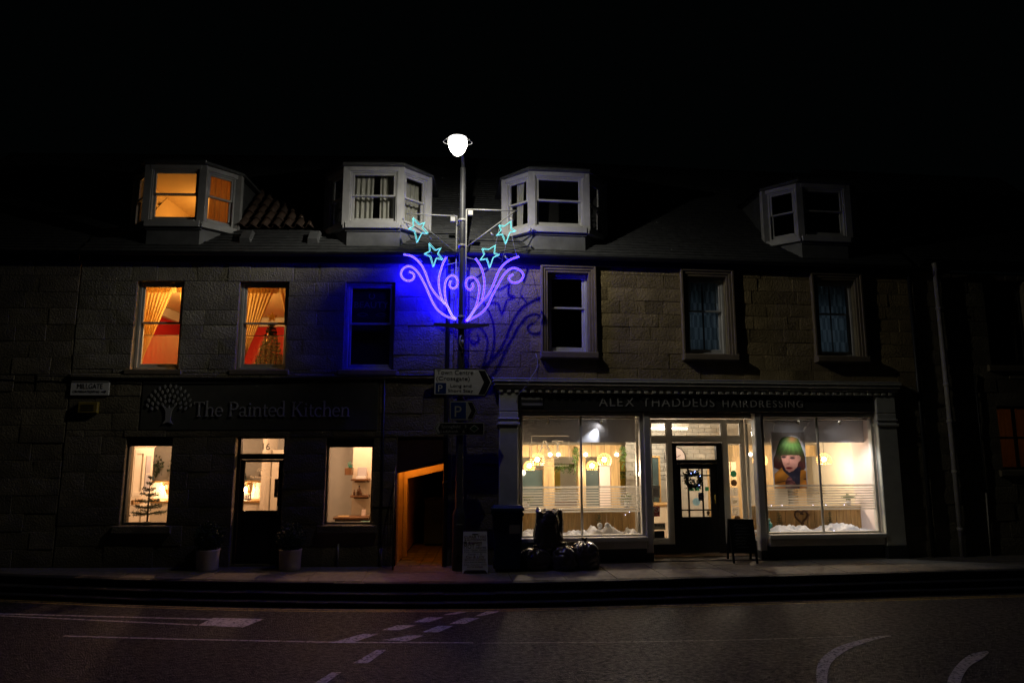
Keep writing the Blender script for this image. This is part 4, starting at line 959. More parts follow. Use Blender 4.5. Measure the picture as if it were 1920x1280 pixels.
# display floors, boarded backs, valances
for (a, b) in ((1.45, 3.80), (6.05, 8.40)):
    MB().box(a, b, .12, .74, .405, .44).build('display_floor', 'snow_cloth', br)
    xx = a; 
    while xx < b-.02:
        MB().cbox(xx, min(xx+.145, b), .745, .765, .44, .84, .006).build('plank', 'wood_warm', br); xx += .15
    MB().cbox(a, b, .72, .79, .845, .89, .008).build('rail', 'wood_pale', br)
    MB().box(a, b, .735, .7445, .79, .842).build('rail', 'wood_pale', br)
    MB().box(a+.02, b-.03, .47, .485, 2.10, 2.60).build('valance', 'valance', br)
    MB().box(a, b, .14, .40, 2.526, 2.545).build('lighting_track', 'shop_white', br)
MB().box(8.36, 8.40, .13, .9, .44, 2.59).build('display_cheek', 'pink_white', br)
MB().box(1.42, 1.45, .13, .74, .44, 2.59).build('display_cheek', 'salon_wall', br)
emat('spot_lens', (1, .95, .9), 40)
def spot(x, label, aim, power, sy=.16, cone=76):
    t = thing('spotlight', label, 'lamp', (x, sy, 2.523), 0, 'track spotlights')
    MB().tube([(0,0,0),(0,0,-.04)], .008, 6).build('stem', 'shop_white', t)
    d = (Vector(aim)-Vector((x, sy, 2.47))).normalized(); q = d.to_track_quat('-Z', 'Y')
    m = MB(); m.M = Matrix.Translation((0,0,-.055)) @ q.to_matrix().to_4x4(); m.lathe([(.018, .03), (.028, .0), (.028, -.03)], 12); m.build('body', 'shop_white', t)
    m = MB(); m.M = Matrix.Translation((0,0,-.055)) @ q.to_matrix().to_4x4(); m.lathe([(.0, -.026), (.026, -.026)], 12); m.build('lens', 'spot_lens' if power else 'ink', t)
    if power: light('spot_light', 'SPOT', tuple(Vector((0,0,-.055))+d*.045), power, (.93, .96, 1.0), t, .015, q.to_euler(), R(cone), 1.0)
spot(3.09, 'lit white track spotlight washing the grey blind over the bin bags', (2.90, .455, 2.10), 30, .385, 62)
spot(6.86, 'lit track spotlight over the green hair poster', (6.80, .40, 1.5), 44)
spot(7.69, 'track spotlight near the pink end wall', (8.34, .30, 1.1), 70)
spot(2.05, 'small unlit track spotlight above the etched window logo', (2.1, .2, .5), 0)
# timber styling stations across the salon
for (a, b) in ((1.62, 4.06), (6.6, 8.55)): MB().box(a, b, 2.55, 2.85, 1.80, 2.05).build('timber_bulkhead', 'wood_pale', br)
for (a, b) in ((2.35, 2.58), (3.10, 3.27), (3.84, 4.03), (6.6, 6.8), (7.35, 7.55), (8.1, 8.3)):
    MB().box(a, b, 2.60, 2.78, .05, 1.798).build('timber_post', 'wood_pale', br)
for k, (a, b) in enumerate(((1.40, 2.34), (3.28, 3.58))):
    t = thing('salon_mirror', ['dark wall mirror beside the first timber post, left of the etched logo', 'narrow dark mirror between two timber posts'][k], 'mirror', ((a+b)/2, 2.72, .55)); h = (b-a)/2
    MB().box(-h, h, 0, .02, 0, 1.0).build('glass', 'mirror_dark', t)
    MB().box(-h, h, -.012, -.001, .0, .03).build('frame', 'wood_dark', t); MB().box(-h, h, -.012, -.001, .97, 1.0).build('frame', 'wood_dark', t)
tag(MB().box(3.60, 3.835, 2.70, 2.74, .3, 1.60).build('wall_panel', 'pink_white', None), 'pale pink panel between the timber posts of the salon', 'panel')
tag(MB().box(2.72, 3.0, 4.2, 4.25, .9, 1.5).build('framed_poster', 'poster_yellow', None), 'yellowish poster at the back of the salon below the green garland', 'poster')
tag(MB().box(4.30, 4.70, 3.9, 3.95, .7, 1.75).build('framed_poster', 'poster_yellow', None), 'yellow and green poster at the back of the salon near the entrance', 'poster')
tag(MB().box(1.9, 4.0, 3.2, 3.6, .05, .80).build('styling_counter', 'wood_dark', None), 'dark styling counter along the back of the salon', 'counter')
def garland(name, label, x0, x1, y, z, n, dz, seed):
    rr = random.Random(seed); t = thing(name, label, 'plant', ((x0+x1)/2, y, z)); h = (x1-x0)/2
    m = MB(); leaf_quads(m, [(rr.uniform(-h, h), rr.gauss(0, .05), rr.gauss(0, .02)-abs(rr.gauss(0, dz))) for q in range(n)], .06, rr, -.2); m.build('leaves', 'leaf_green', t)
    MB().tube([(-h,0,.01),(h,0,.01)], .008, 5).build('vine', 'bark', t)
garland('hanging_garland', 'leafy green garland hanging at the back of the salon', 2.60, 3.10, 3.0, 1.62, 260, .06, 1)
garland('hanging_garland', 'trailing plant down the timber post beside the window mullion', 2.98, 3.08, 2.5, 2.0, 160, .22, 2)
garland('hanging_garland', 'trailing plant at the end of the timber bulkhead', 4.02, 4.14, 2.5, 2.0, 120, .2, 3)
garland('hanging_garland', 'green garland under the yellow poster near the entrance', 4.15, 4.7, 3.7, 1.42, 160, .06, 4)
emat('downlight', (.9, .95, 1), 18)
for k, x in enumerate((2.48, 2.66, 3.26, 3.95, 7.0, 8.2)):
    t = thing('downlight', ['small white downlight nearest the etched logo', 'small white downlight just right of the etched logo', 'small white downlight just right of the first window mullion', 'small white downlight right of the brightest pendant', 'small white downlight beside the half hidden pendant', 'small white downlight above the pendant near the pink wall'][k], 'lamp', (x, 2.53, 1.845), 0, 'bulkhead downlights')
    m = MB(); m.M = Matrix.Rotation(R(90), 4, 'X'); m.lathe([(0, .012), (.03, .012), (.036, .0), (.036, -.005)], 12); m.build('lens', 'downlight', t)
# drum pendants of woven amber glass beads
emat('amber_bead', (1.0, .50, .12), 2.0); emat('amber_bulb', (1.0, .74, .40), 55)
def pendant(x, y, z, label, power, r=.145):
    t = thing('pendant_lamp', label, 'lamp', (x, y, z), 0, 'woven amber pendant lamps')
    MB().tube([(0,0,.14),(0,0,2.58-z)], .004, 5).build('cord', 'ink', t)
    m = MB()
    for j in range(8):
        a = -.55+1.85*j/7; rr_ = r*math.cos(a); zz = r*math.sin(a)
        n = max(5, int(18*math.cos(a)))
        for k in range(n):
            an = 2*math.pi*(k+.5*(j % 2))/n; m.octa((rr_*math.cos(an), rr_*math.sin(an), zz), .0125)
    m.build('shade', 'amber_bead', t); MB().ball((0,0,.02), .045, 10, 8).build('bulb', 'amber_bulb', t)
    light('pendant_light', 'POINT', (0, 0, -.16), power, (1.0, .80, .58), t, .06)
pendant(3.39, 1.4, 1.745, 'glowing woven amber pendant in the pane with the white spotlight', 58)
pendant(2.03, 1.4, 1.745, 'glowing woven amber pendant behind the etched window logo', 58)
pendant(1.98, 2.2, 1.60, 'lower amber pendant reflected beside the first timber post', 10, .12)
pendant(3.32, 2.2, 1.60, 'lower amber pendant behind the pane with the white spotlight', 10, .12)
pendant(6.66, 1.4, 1.74, 'amber pendant half hidden behind the shop window post and poster', 52)
pendant(8.06, 1.4, 1.74, 'glowing amber pendant to the side of the green hair poster', 34)
# back wall of pale bricks behind the door, tube light, clock, reception
bw = MB(); 
rr = random.Random(12); 
bm_ = MB().cbox(-.145, .145, 0, .02, -.045, .045, .006).mesh('brick'); bm_.materials.append(MAT['salon_brick'])
MB().box(4.45, 8.4, 3.62, 3.66, .05, 2.595).build('brick_backing', 'salon_brick', br)
for j in range(14):
    z = 1.30+j*.1
    xx = 4.6+(.15 if j % 2 else 0)
    while xx < 6.9:
        if z < 2.54: link('brick', bm_, br, (xx, 3.60+rr.uniform(-.004, .004), z))
        xx += .3
t = thing('tube_light', 'lit fluorescent tube on the salon ceiling above the door', 'lamp', (5.0, 2.5, 2.46))
emat('tube_emit', (1.0, .93, .75), 9); MB().tube([(-.75,0,-.05),(.55,0,-.05)], .018, 8).build('tube', 'tube_emit', t); MB().box(-.78, .58, -.03, .03, -.03, .13).build('batten', 'shop_white', t)
light('tube_glow', 'POINT', (0, -.05, -.22), 45, (1.0, .90, .74), t, .1)
t = thing('wall_clock', 'large round wall clock behind the glass above the black door', 'clock', (5.62, 3.55, 1.76))
m = MB(); m.disc((0,0,0), .24, n=28, th=.02); m.build('face', 'pink_white', t)
m = MB(); m.M = Matrix.Rotation(R(90), 4, 'X'); m.lathe([(.235, -.01), (.255, 0), (.255, .025), (.235, .03)], 28); m.build('rim', 'ink', t); MB().tube([(-.02,-.025,-.02),(.13,-.025,.06)], .006, 5).build('hand', 'board_red', t); MB().tube([(0,-.028,0),(.02,-.028,.12)], .005, 5).build('hand', 'ink', t)
t = thing('wooden_screen', 'tall pale boarded wooden screen seen through the door glass', 'screen', (5.93, 2.0, .04))
for k in range(5): MB().cbox(-.16+k*.13, -.035+k*.13, 0, .02, 0, 1.66, .005).build('board', 'wood_pale', t)
t = thing('reception_desk', 'cream reception desk seen through the black door', 'desk', (5.0, 2.4, .04)); MB().box(-.28, .2, 0, .4, 0, .72).build('front', 'wall_cream', t); MB().cbox(-.3, .24, -.04, .44, .72, .76, .005).build('top', 'wood_warm', t)
t = thing('coat_stand', 'dark wooden mirror frame beside the side light of the salon entrance', 'mirror', (4.93, 3.0, .05)); MB().box(-.12, .10, 0, .03, .3, 1.72).build('glass', 'mirror_dark', t)
for q in ((-.16, -.12, .26, 1.76), (.10, .14, .26, 1.76), (-.12, .10, 1.72, 1.76), (-.12, .10, .26, .3)): MB().box(q[0], q[1], -.02, .03, q[2], q[3]).build('frame', 'wood_warm', t)
tag(MB().box(4.58, 4.78, 3.05, 3.07, .95, 1.45).build('wall_banner', 'sign_blue', None), 'blue pointed banner on the salon wall behind the side light', 'banner')
# pictures and stickers on the entrance glass
def sticker(name, label, x, z, r, mat, y=.588, cat='sticker', marks=None, mm='sign_white'):
    t = thing(name, label, cat, (x, y, z)); m = MB(); m.disc((0,0,0), r, n=24, th=.0015); m.build('disc', mat, t)
    if marks: k = MB(); marks(k); k.build('print', mm, t)
    return t
def rect_sticker(name, label, x, z, w_, h_, mat, y=.588, cat='sticker', marks=None, mm='ink'):
    t = thing(name, label, cat, (x, y, z)); MB().box(-w_/2, w_/2, -.002, 0, -h_/2, h_/2).build('sheet', mat, t)
    if marks: k = MB(); marks(k); k.build('print', mm, t)
    return t
sticker('round_sticker', 'green round sticker at the top of the side light', 5.715, 1.505, .062, 'film_green')
sticker('round_sticker', 'dark brown round sticker under the green one', 5.715, 1.335, .062, 'film_brown')
sticker('round_sticker', 'dark round sticker half hidden by the chalkboard', 5.75, .665, .06, 'film_brown')
def ring(m, r, w_=.006, y=-.004, cx=0, cz=0, a0=0, a1=360): m.tube([(cx+r*math.cos(R(a)), y, cz+r*math.sin(R(a))) for a in range(a0, a1+1, 15)], w_, 5)
fb = lambda m: put_text(m, 'f', .02, -.004, -.055, .17, align='C', ext=.001)
def bird(m): m.prism([(-.05,-.03),(-.01,-.045),(.03,-.03),(.045,.005),(.055,.03),(.035,.028),(.02,.038),(.004,.02),(-.03,.03),(-.045,.035),(-.04,.01),(-.05,.0),(-.03,-.02)], -.004, -.002)
def pin(m): ring(m, .042, .006); put_text(m, 'p', .0, -.005, -.02, .075, align='C', ext=.001)
rect_sticker('social_sticker', 'frosted square sticker with a letter f', 5.71, 1.165, .155, .165, 'frost', marks=fb, mm='vinyl')
rect_sticker('social_sticker', 'frosted square sticker with a bird', 5.715, .985, .155, .165, 'frost', marks=bird, mm='vinyl')
rect_sticker('social_sticker', 'frosted square sticker with a ringed letter p', 5.72, .805, .155, .165, 'frost', marks=pin, mm='vinyl')
def nosmoke(m): ring(m, .045, .007, cz=.03); m.tube([(-.03,-.004,.06),(.03,-.004,0)], .006, 5); put_text(m, 'NO SMOKING', 0, -.004, -.06, .02, align='C', width=.10, ext=.001)
rect_sticker('no_smoking_sign', 'red no smoking notice in the salon side light', 4.165, .82, .135, .19, 'sticker_red', cat='sign', marks=nosmoke, mm='sign_white')
rect_sticker('notice_frame', 'bright framed notice above the no smoking sign', 4.17, 1.18, .155, .22, 'sign_white', cat='notice', marks=lambda m: m.box(-.055, .055, -.004, -.0025, -.09, .05), mm='paper_grey')
rect_sticker('brand_card', 'pale lettered card at the foot of the salon side light', 4.22, .545, .22, .12, 'salon_brick', cat='sign', marks=lambda m: put_text(m, 'kms', 0, -.004, -.01, .10, align='C', width=.18, ext=.001))
rect_sticker('dark_card', 'dark picture card below the pale lettered card', 4.21, .40, .20, .13, 'ink', cat='notice')
sticker('round_sticker', 'pale blue round sticker on the black door glass', 4.96, .985, .075, 'film_blue', y=.606)
for k, (x, w_) in enumerate(((4.87, .10), (4.985, .09), (5.18, .075))):
    rect_sticker('green_notice', ['green notice under the door wreath, near the hinge side', 'green notice under the door wreath, in the middle pane', 'small green notice in the outer door pane'][k], x, 1.225, w_, .075, 'film_green', y=.606, cat='notice')
rect_sticker('blue_notice', 'blue printed notice behind the middle door pane', 5.05, 1.08, .09, .15, 'sign_blue', y=.606, cat='notice', marks=lambda m: [m.box(-.03, .03, -.004, -.0025, .04-.03*k, .05-.03*k) for k in range(4)], mm='sign_white')
t = thing('rosette', 'small dark rosette hanging in the bottom door pane', 'rosette', (5.185, .606, .775)); m = MB(); m.disc((0,0,.01), .033, n=16, th=.003); m.build('disc', 'sticker_dark', t); MB().prism([(-.02,-.05),(.0,-.04),(.02,-.05),(.012,-.01),(-.012,-.01)], -.002, 0).build('ribbon', 'sticker_dark', t)
t = thing('door_wreath', 'dark leafy christmas wreath with tiny blue lights on the black door', 'wreath', (4.90, .555, 1.40))
rr = random.Random(15); m = MB()
for k in range(420):
    a = rr.uniform(0, 6.283); q = rr.gauss(.13, .03); leaf_quads(m, [(q*math.cos(a), rr.uniform(-.03, .025), q*math.sin(a))], .06, rr, 0)
m.build('foliage', 'leaf_dark', t); MB().tube([(.13*math.cos(a*.2618), 0, .13*math.sin(a*.2618)) for a in range(25)], .025, 6).build('hoop', 'bark', t)
emat('fairy_blue', (.25, .35, 1), 12)
for p in ((.02, .16), (.005, .14), (.12, .07), (-.06, .12), (.09, -.10)): MB().octa((p[0], -.05, p[1]), .007).build('fairy_light', 'fairy_blue', t)
MB().prism([(-.03,-.02),(.005,-.09),(.02,-.09),(.02,-.0),(.04,.0),(.04,.012),(-.05,.012),(-.05,0)], -.012, -.008).build('bow', 'pink_white', t)
# etched logo on the first shop pane
t = thing('window_logo', 'etched two-letter monogram in a square frame on the first shop pane', 'logo', (2.07, .062, 1.68))
m = MB()
for q in ((-.345, -.335, 0, .53), (.335, .345, .10, .45), (-.335, .335, .525, .535), (-.335, .335, 0, .01), (-.21, .15, .125, .14)): m.box(q[0], q[1], -.001, .001, q[2], q[3])
m.build('border', 'vinyl', t)
m = MB()
A = [(-.16,.265),(-.155,.255),(-.09,.44),(-.06,.44),(.02,.255)]
m.prism([(-.20,.26),(-.17,.26),(-.105,.45),(-.125,.45)], -.001, .001); m.prism([(-.04,.26),(.0,.26),(-.075,.45),(-.105,.45)], -.0014, .0006); m.box(-.16, -.04, -.0018, .0002, .315, .33)
for a, b in ((-.225, -.145), (-.065, .03)): m.box(a, b, -.0022, -.0002, .252, .262)
m.box(.115, .15, -.001, .001, .26, .44); m.box(.03, .235, -.0014, .0006, .425, .45); m.box(.09, .175, -.0018, .0002, .252, .262); m.box(.03, .04, -.0022, 0, .40, .43); m.box(.225, .235, -.0022, 0, .40, .43)
m.build('monogram', 'vinyl', t)
m = MB(); put_text(m, 'ALEX THADDEUS', -.03, 0, .165, .055, align='C', width=.40, ext=.001); m.build('lettering', 'vinyl', t); m = MB(); put_text(m, 'HAIRDRESSING', -.03, 0, .065, .045, align='C', width=.40, ext=.001); m.build('lettering', 'vinyl', t)
# poster of a model with green hair
def inside(P, U, V):
    c = np.zeros_like(U, bool); n = len(P)
    for i in range(n):
        x0, y0 = P[i]; x1, y1 = P[(i+1) % n]
        if y0 == y1: continue
        c ^= ((y0 > V) != (y1 > V)) & (U < (x1-x0)*(V-y0)/(y1-y0)+x0)
    return c
def poster_mesh(w_, h_, nx=110, ny=180):
    U, V = np.meshgrid(np.linspace(0, 1, nx+1), np.linspace(0, 1, ny+1)); X = 190+U*500; Y = 1125-V*870
    C = np.empty(U.shape+(3,)); C[:] = (.40, .31, .28)
    C[X > 640] = (.52, .49, .47); C[Y < 395] = (.30, .27, .26)
    wob = 8*np.sin(Y*.05)+5*np.sin(X*.09)
    hair = inside([(300,400),(340,350),(410,328),(520,325),(590,355),(632,440),(662,560),(694,690),(690,800),(640,850),(320,850),(250,825),(196,800),(188,700),(238,590),(270,470)], X, Y)
    ang = np.arctan2(X-495, Y-300); jit = np.sin(ang*61)*.5+np.sin(ang*137+1)*.3+np.sin(ang*23)*.4
    g = np.clip((740-Y+25*jit)/230, 0, 1)[..., None]; strand = np.clip(.85+.30*jit, .3, 1.5)[..., None]
    green = np.array((.050, .098, .018))*np.clip(1.25-((X-470)/260)**2, .4, 1.3)[..., None]
    hc = (green*g+np.array((.085, .018, .014))*(1-g))*strand
    C = np.where(hair[..., None], hc, C)
    d = np.exp(-(((X-510)/70)**2+((Y-360)/55)**2))[..., None]*hair[..., None]*.8; C = C*(1-d)+d*np.array((.26, .085, .03))*strand
    neck = inside([(330,800),(612,800),(612,900),(575,1130),(520,1130),(440,945),(345,880)], X, Y); C[neck] = (.018, .016, .035)
    ja = inside([(200,905),(320,800),(345,860),(440,950),(365,1010),(375,1130),(200,1130)], X, Y) | inside([(602,850),(650,838),(715,885),(715,1130),(572,1130),(598,900)], X, Y)
    C[ja] = np.array((.62, .22, .02)); C[ja] *= (.85+.25*np.sin((X[ja]*.7+Y[ja])*.03))[:, None]
    ln = inside([(215,1030),(360,1000),(365,1012),(215,1042)], X, Y) | inside([(630,975),(705,962),(705,985),(660,995)], X, Y); C[ln] = (.06, .02, .01)
    face = inside([(312,615),(590,615),(622,650),(612,700),(582,720),(556,790),(500,848),(430,878),(378,836),(338,745)], X, Y)
    C[face] = (.62, .27, .19); sh = (1.12-.5*np.clip((X-430)/240, -.2, 1))[..., None]; C = np.where(face[..., None], C*sh, C)
    fr_ = hair & (Y < 612+9*jit+.00045*(X-450)**2) & (Y > 440); C = np.where(fr_[..., None], hc*np.clip(1.15-.4*((Y-480)/140), .6, 1.2)[..., None], C)
    def el(cx, cz, rx, rz, col, k=1.0):
        nonlocal C
        d = np.clip(1.4-(((X-cx)/rx)**2+((Y-cz)/rz)**2), 0, 1)[..., None]*k; C = C*(1-d)+d*np.array(col)
    el(357, 645, 42, 16, (.05, .02, .02)); el(492, 660, 44, 16, (.05, .02, .02)); el(360, 625, 52, 10, (.08, .03, .02), .8); el(492, 636, 56, 10, (.08, .03, .02), .8)
    el(420, 745, 26, 14, (.36, .13, .09), .8); el(438, 700, 12, 45, (.40, .15, .10), .5); el(405, 690, 12, 60, (.62, .27, .18), .5)
    el(432, 812, 54, 19, (.24, .012, .02)); el(432, 806, 44, 5, (.10, .01, .012), .8); el(430, 850, 60, 10, (.36, .13, .09), .5)
    hand = inside([(360,1010),(395,960),(430,940),(462,965),(470,995),(510,1040),(552,1130),(360,1130)], X, Y); C[hand] = np.array((.16, .05, .05)); C[hand] *= (.8+.4*np.sin(Y[hand]*.09+X[hand]*.05))[:, None]
    el(430, 985, 36, 14, (.32, .11, .11)); el(450, 1060, 34, 22, (.34, .12, .11)); el(490, 1030, 16, 12, (.28, .10, .09))
    C = np.clip(C, 0, 1)
    vs = [( (u-.5)*w_, .012*math.sin(u*9+v*3)*(v**2)+.004*math.sin(v*22+u*4), (v-1)*h_ - .012*(math.sin(u*math.pi) if v > .9 else 0)*(v-.9)*10) for u, v in zip(U.ravel(), V.ravel())]
    W = nx+1; fs = [(j*W+i, j*W+i+1, (j+1)*W+i+1, (j+1)*W+i) for j in range(ny) for i in range(nx)]
    me = bpy.data.meshes.new('printed_sheet'); me.from_pydata(vs, [], fs)
    at = me.color_attributes.new('print', 'FLOAT_COLOR', 'POINT'); at.data.foreach_set('color', np.concatenate([C.reshape(-1, 3), np.ones((C.shape[0]*C.shape[1], 1))], 1).astype(np.float32).ravel())
    me.polygons.foreach_set('use_smooth', [True]*len(fs)); return me
m_ = bpy.data.materials.new('poster_print'); m_.use_nodes = True; n_ = m_.node_tree; at_ = n_.nodes.new('ShaderNodeAttribute'); at_.attribute_name = 'print'
n_.links.new(at_.outputs['Color'], n_.nodes['Principled BSDF'].inputs['Base Color']); n_.nodes['Principled BSDF'].inputs['Roughness'].default_value = .45
t = thing('hair_poster', 'hanging fabric poster of a model with a green fringe and orange jacket', 'poster', (6.76, .40, 2.30), 0)
pm = poster_mesh(.66, 1.07); pm.materials.append(m_); link('printed_sheet', pm, t)
for sx in (-.33, .33): MB().box(sx-.008, sx+.008, -.004, .012, -1.07, 0).build('hem', 'paper_grey', t)
MB().tube([(.30,0,0),(.36,-.22,.235)], .003, 5).build('cord', 'snow_cloth', t); MB().tube([(-.30,0,0),(-.33,-.22,.235)], .003, 5).build('cord', 'snow_cloth', t)
# white cloth heaps and small ornaments in the display windows
def heap(name, label, x, y, hx, hy, hz, seed, z=.441):
    rr = random.Random(seed); n, k = 34, 14; vs = []
    for j in range(k+1):
        for i in range(n+1):
            u, v = i/n*2-1, j/k*2-1
            e = max(0, 1-abs(u)**3)*max(0, 1-abs(v)**2.5)
            q = mnoise.noise(Vector((u*2.3+seed, v*1.5, seed*.7)))*.6+abs(mnoise.noise(Vector((u*6+seed*3, v*3, 2))))*.5
            vs.append((u*hx, v*hy, hz*e*max(.06, .45+q)))
    W = n+1
    o = MB().add(vs, [(j*W+i, j*W+i+1, (j+1)*W+i+1, (j+1)*W+i) for j in range(k) for i in range(n)], True).build(name, 'snow_cloth', None, (x, y, z)); tag(o, label, 'cloth', 'white display cloths'); return o
heap('white_cloth', 'crumpled white cloth behind the upright rubbish sack', 1.95, .40, .42, .22, .17, 1)
heap('white_cloth', 'low white cloth folds at the window mullion of the first display', 2.62, .40, .22, .2, .11, 4)
heap('white_cloth', 'largest white cloth heap in the first display', 3.10, .42, .36, .24, .19, 6)
heap('white_cloth', 'small white cloth in the far corner of the first display', 3.62, .40, .14, .2, .12, 8)
heap('white_cloth', 'white cloth heap under the green hair poster', 6.72, .42, .42, .24, .15, 11)
heap('white_cloth', 'white cloth heap nearest the pink end wall', 7.66, .42, .42, .24, .19, 13)
for k, (x, nm, lab) in enumerate(((3.02, 'snow_globe', 'white ball resting on the largest cloth heap'), (3.16, 'snow_globe', 'second white ball on the largest cloth heap'))):
    t = thing(nm, lab, 'ornament', (x, .36, .60)); MB().ball((0,0,0), .05, 12, 8).build('ball', 'snow_cloth', t); MB().lathe([(.03,-.05),(.035,-.07),(0,-.07)], 10).build('foot', 'snow_cloth', t)
t = thing('green_jar', 'green spiky jar at the corner of the poster window', 'jar', (6.28, .45, .441)); MB().lathe([(0,0),(.05,0),(.04,.04),(.09,.1),(.085,.15),(.05,.18),(.045,.21),(.06,.23),(0,.24)], 10, smooth=False).build('body', 'teal', t); MB().lathe([(.047,.185),(.05,.20),(.047,.205)], 10).build('band', 'ink', t)
def pot_plant(label, x, y, z, seed, s=1.0):
    t = thing('potted_plant', label, 'plant', (x, y, z)); rr = random.Random(seed)
    MB().lathe([(0,0),(.05*s,0),(.065*s,.10*s),(.058*s,.10*s),(0,.09*s)], 12).build('pot', 'snow_cloth', t)
    m = MB(); leaf_quads(m, [(rr.gauss(0,.055*s), rr.gauss(0,.05*s), .13*s+abs(rr.gauss(0,.03*s))) for q in range(130)], .06*s, rr); m.build('foliage', 'leaf_green', t)
pot_plant('small green plant in a white pot on the first display rail, near the pilaster', 1.72, .757, .891, 1)
pot_plant('small green plant in a white pot on the first display rail, near the entrance', 3.78 if False else 3.66, .757, .891, 2)
pot_plant('small green plant in a white pot on the poster window rail', 8.12, .757, .891, 3, .9)
t = thing('heart_wreath', 'dark heart-shaped twig wreath on the boarded back of the poster window', 'wreath', (7.12, .735, .68))
m = MB(); m.tube([(.011*16*math.sin(q)**3*.75, 0, .0085*(13*math.cos(q)-5*math.cos(2*q)-2*math.cos(3*q)-math.cos(4*q))) for q in [k*2*math.pi/30 for k in range(31)]], .022, 6); m.build('twigs', 'wood_dark', t)
rr = random.Random(3); m = MB(); leaf_quads(m, [(.011*16*math.sin(q)**3*.75, -.015, .0085*(13*math.cos(q)-5*math.cos(2*q)-2*math.cos(3*q)-math.cos(4*q))) for q in [rr.uniform(0, 6.28) for k in range(120)]], .04, rr); m.build('leaves', 'wood_dark', t)
for k, (x, z) in enumerate(((3.08, .62), (6.62, .62), (7.66, .62))):
    t = thing('mini_fir', ['tiny dark fir against the boards above the largest cloth heap', 'tiny dark fir against the boards under the poster', 'tiny dark fir against the boards near the pink wall'][k], 'christmas tree', (x, .66, .44))
    fir(t, .32, .06, 7, random.Random(k), per=6, needle=.03, dense=.5)
emat('fairy_white', (.6, .65, 1), 9)
rr = random.Random(5)
for k, (x, y, z) in enumerate(((6.5,.70,.895),(6.72,.70,.895),(7.35,.70,.895),(7.62,.70,.895),(8.0,.70,.895),(7.45,.2,.47),(7.62,.2,.455),(6.4,.2,.46),(3.68,.70,.80),(3.60,.70,.75))):
    tag(MB().octa((0,0,0), .007).build('fairy_bulb', 'fairy_white', None, (x, y, z)), 'tiny bluish fairy light '+['on the rail under the poster edge, first from the entrance', 'on the rail under the poster, second from the entrance', 'on the rail just past the second mullion', 'on the rail above the end cloth heap', 'on the rail beside the potted plant', 'on the cloth right of the second mullion', 'lowest on the end cloth heap', 'at the foot of the green jar', 'high on the boards by the first display corner', 'lower on the boards by the first display corner'][k], 'fairy light', 'salon fairy lights')
# ------------------------------------------------------------------ neighbours at either end
bn = tag(link('stone_building', None, None, tuple(LO), (0, 0, TH)), 'dark stone house joining on beyond the street name plate', 'building')
wall_open(-10.5, -6.68, 0, 5.36, [], .03, .3).build('backing_wall', 'mortar', bn)
ashlar(bn, -9.0, -6.68, 0, 5.36, [], 'stone_dark', .30, .45, .95, 31)
roof(bn, -10.5, -6.68); gutter(bn, -10.5, -6.68)
bq = tag(link('stone_building', None), 'dark stone house beyond the cream downpipe with a lit four-pane window', 'building')
nop = [(10.87, 11.75, 1.58, 2.80), (10.85, 11.75, 3.6, 5.32)]
wall_open(9.32, 14.5, 0, 5.45, nop, .03, .3).build('backing_wall', 'mortar', bq)
ashlar(bq, 9.32, 12.6, 0, 5.45, nop, 'stone_dark', .30, .45, .95, 32)
roof(bq, 9.32, 14.5, ez=5.60); gutter(bq, 9.45, 14.5, 5.64)
for (a, b, c, d) in nop: MB().cbox(a-.1, b+.1, -.06, .12, c-.12, c-.003, .012).build('sill', 'dressed_stone', bq)
f = MB(); a, b, c, d = nop[0]
for q in ((a, a+.05, c, d), (b-.05, b, c, d), (a+.05, b-.05, c, c+.05), (a+.05, b-.05, d-.05, d), ((a+b)/2-.02, (a+b)/2+.02, c+.05, d-.05)): f.box(q[0], q[1], .10, .15, q[2], q[3])
f.box(a+.05, (a+b)/2-.021, .101, .149, (c+d)/2-.02, (c+d)/2+.02); f.box((a+b)/2+.021, b-.05, .101, .149, (c+d)/2-.02, (c+d)/2+.02)
wn_ = f.build('window', 'black_paint', bq)
for xa, xb in ((a+.05, (a+b)/2-.02), ((a+b)/2+.02, b-.05)):
    for za, zb in ((c+.05, (c+d)/2-.02), ((c+d)/2+.02, d-.05)): MB().box(xa, xb, .12, .124, za, zb).build('pane', 'glass', wn_)
sash_window(bq, 10.855, 11.745, 3.605, 5.315, .12, 'fascia_paint')
room(bq, 10.4, 12.4, .31, 2.2, 1.2, 3.0, 'wall_orange', 'wall_cream', 'floor_wood')
MB().box(10.4, 12.4, .9, .95, 3.3, 5.5).build('interior_wall', 'ink', bq)
t = thing('blind_curtain', 'thin amber curtain closed behind the four-pane window', 'curtain', (11.31, .33, 1.6)); m = MB(); curtain(m, ((-.5,0,1.25),(.5,0,1.25)), ((-.5,0,0),(.5,0,0)), waves=6, amp=.02); m.build('drape', 'curtain_brown', t)
t = thing('room_lamp', 'warm lamp behind the amber curtain of the four-pane window', 'lamp', (11.3, 1.4, 2.4)); MB().lathe([(.1,0),(.06,.12)], 12).build('shade', 'net', t); MB().tube([(0,0,.1),(0,0,.6)], .006, 5).build('cord', 'ink', t)
light('neighbour_light', 'POINT', (0,0,0), .9, (1.0, .66, .32), t, .06)

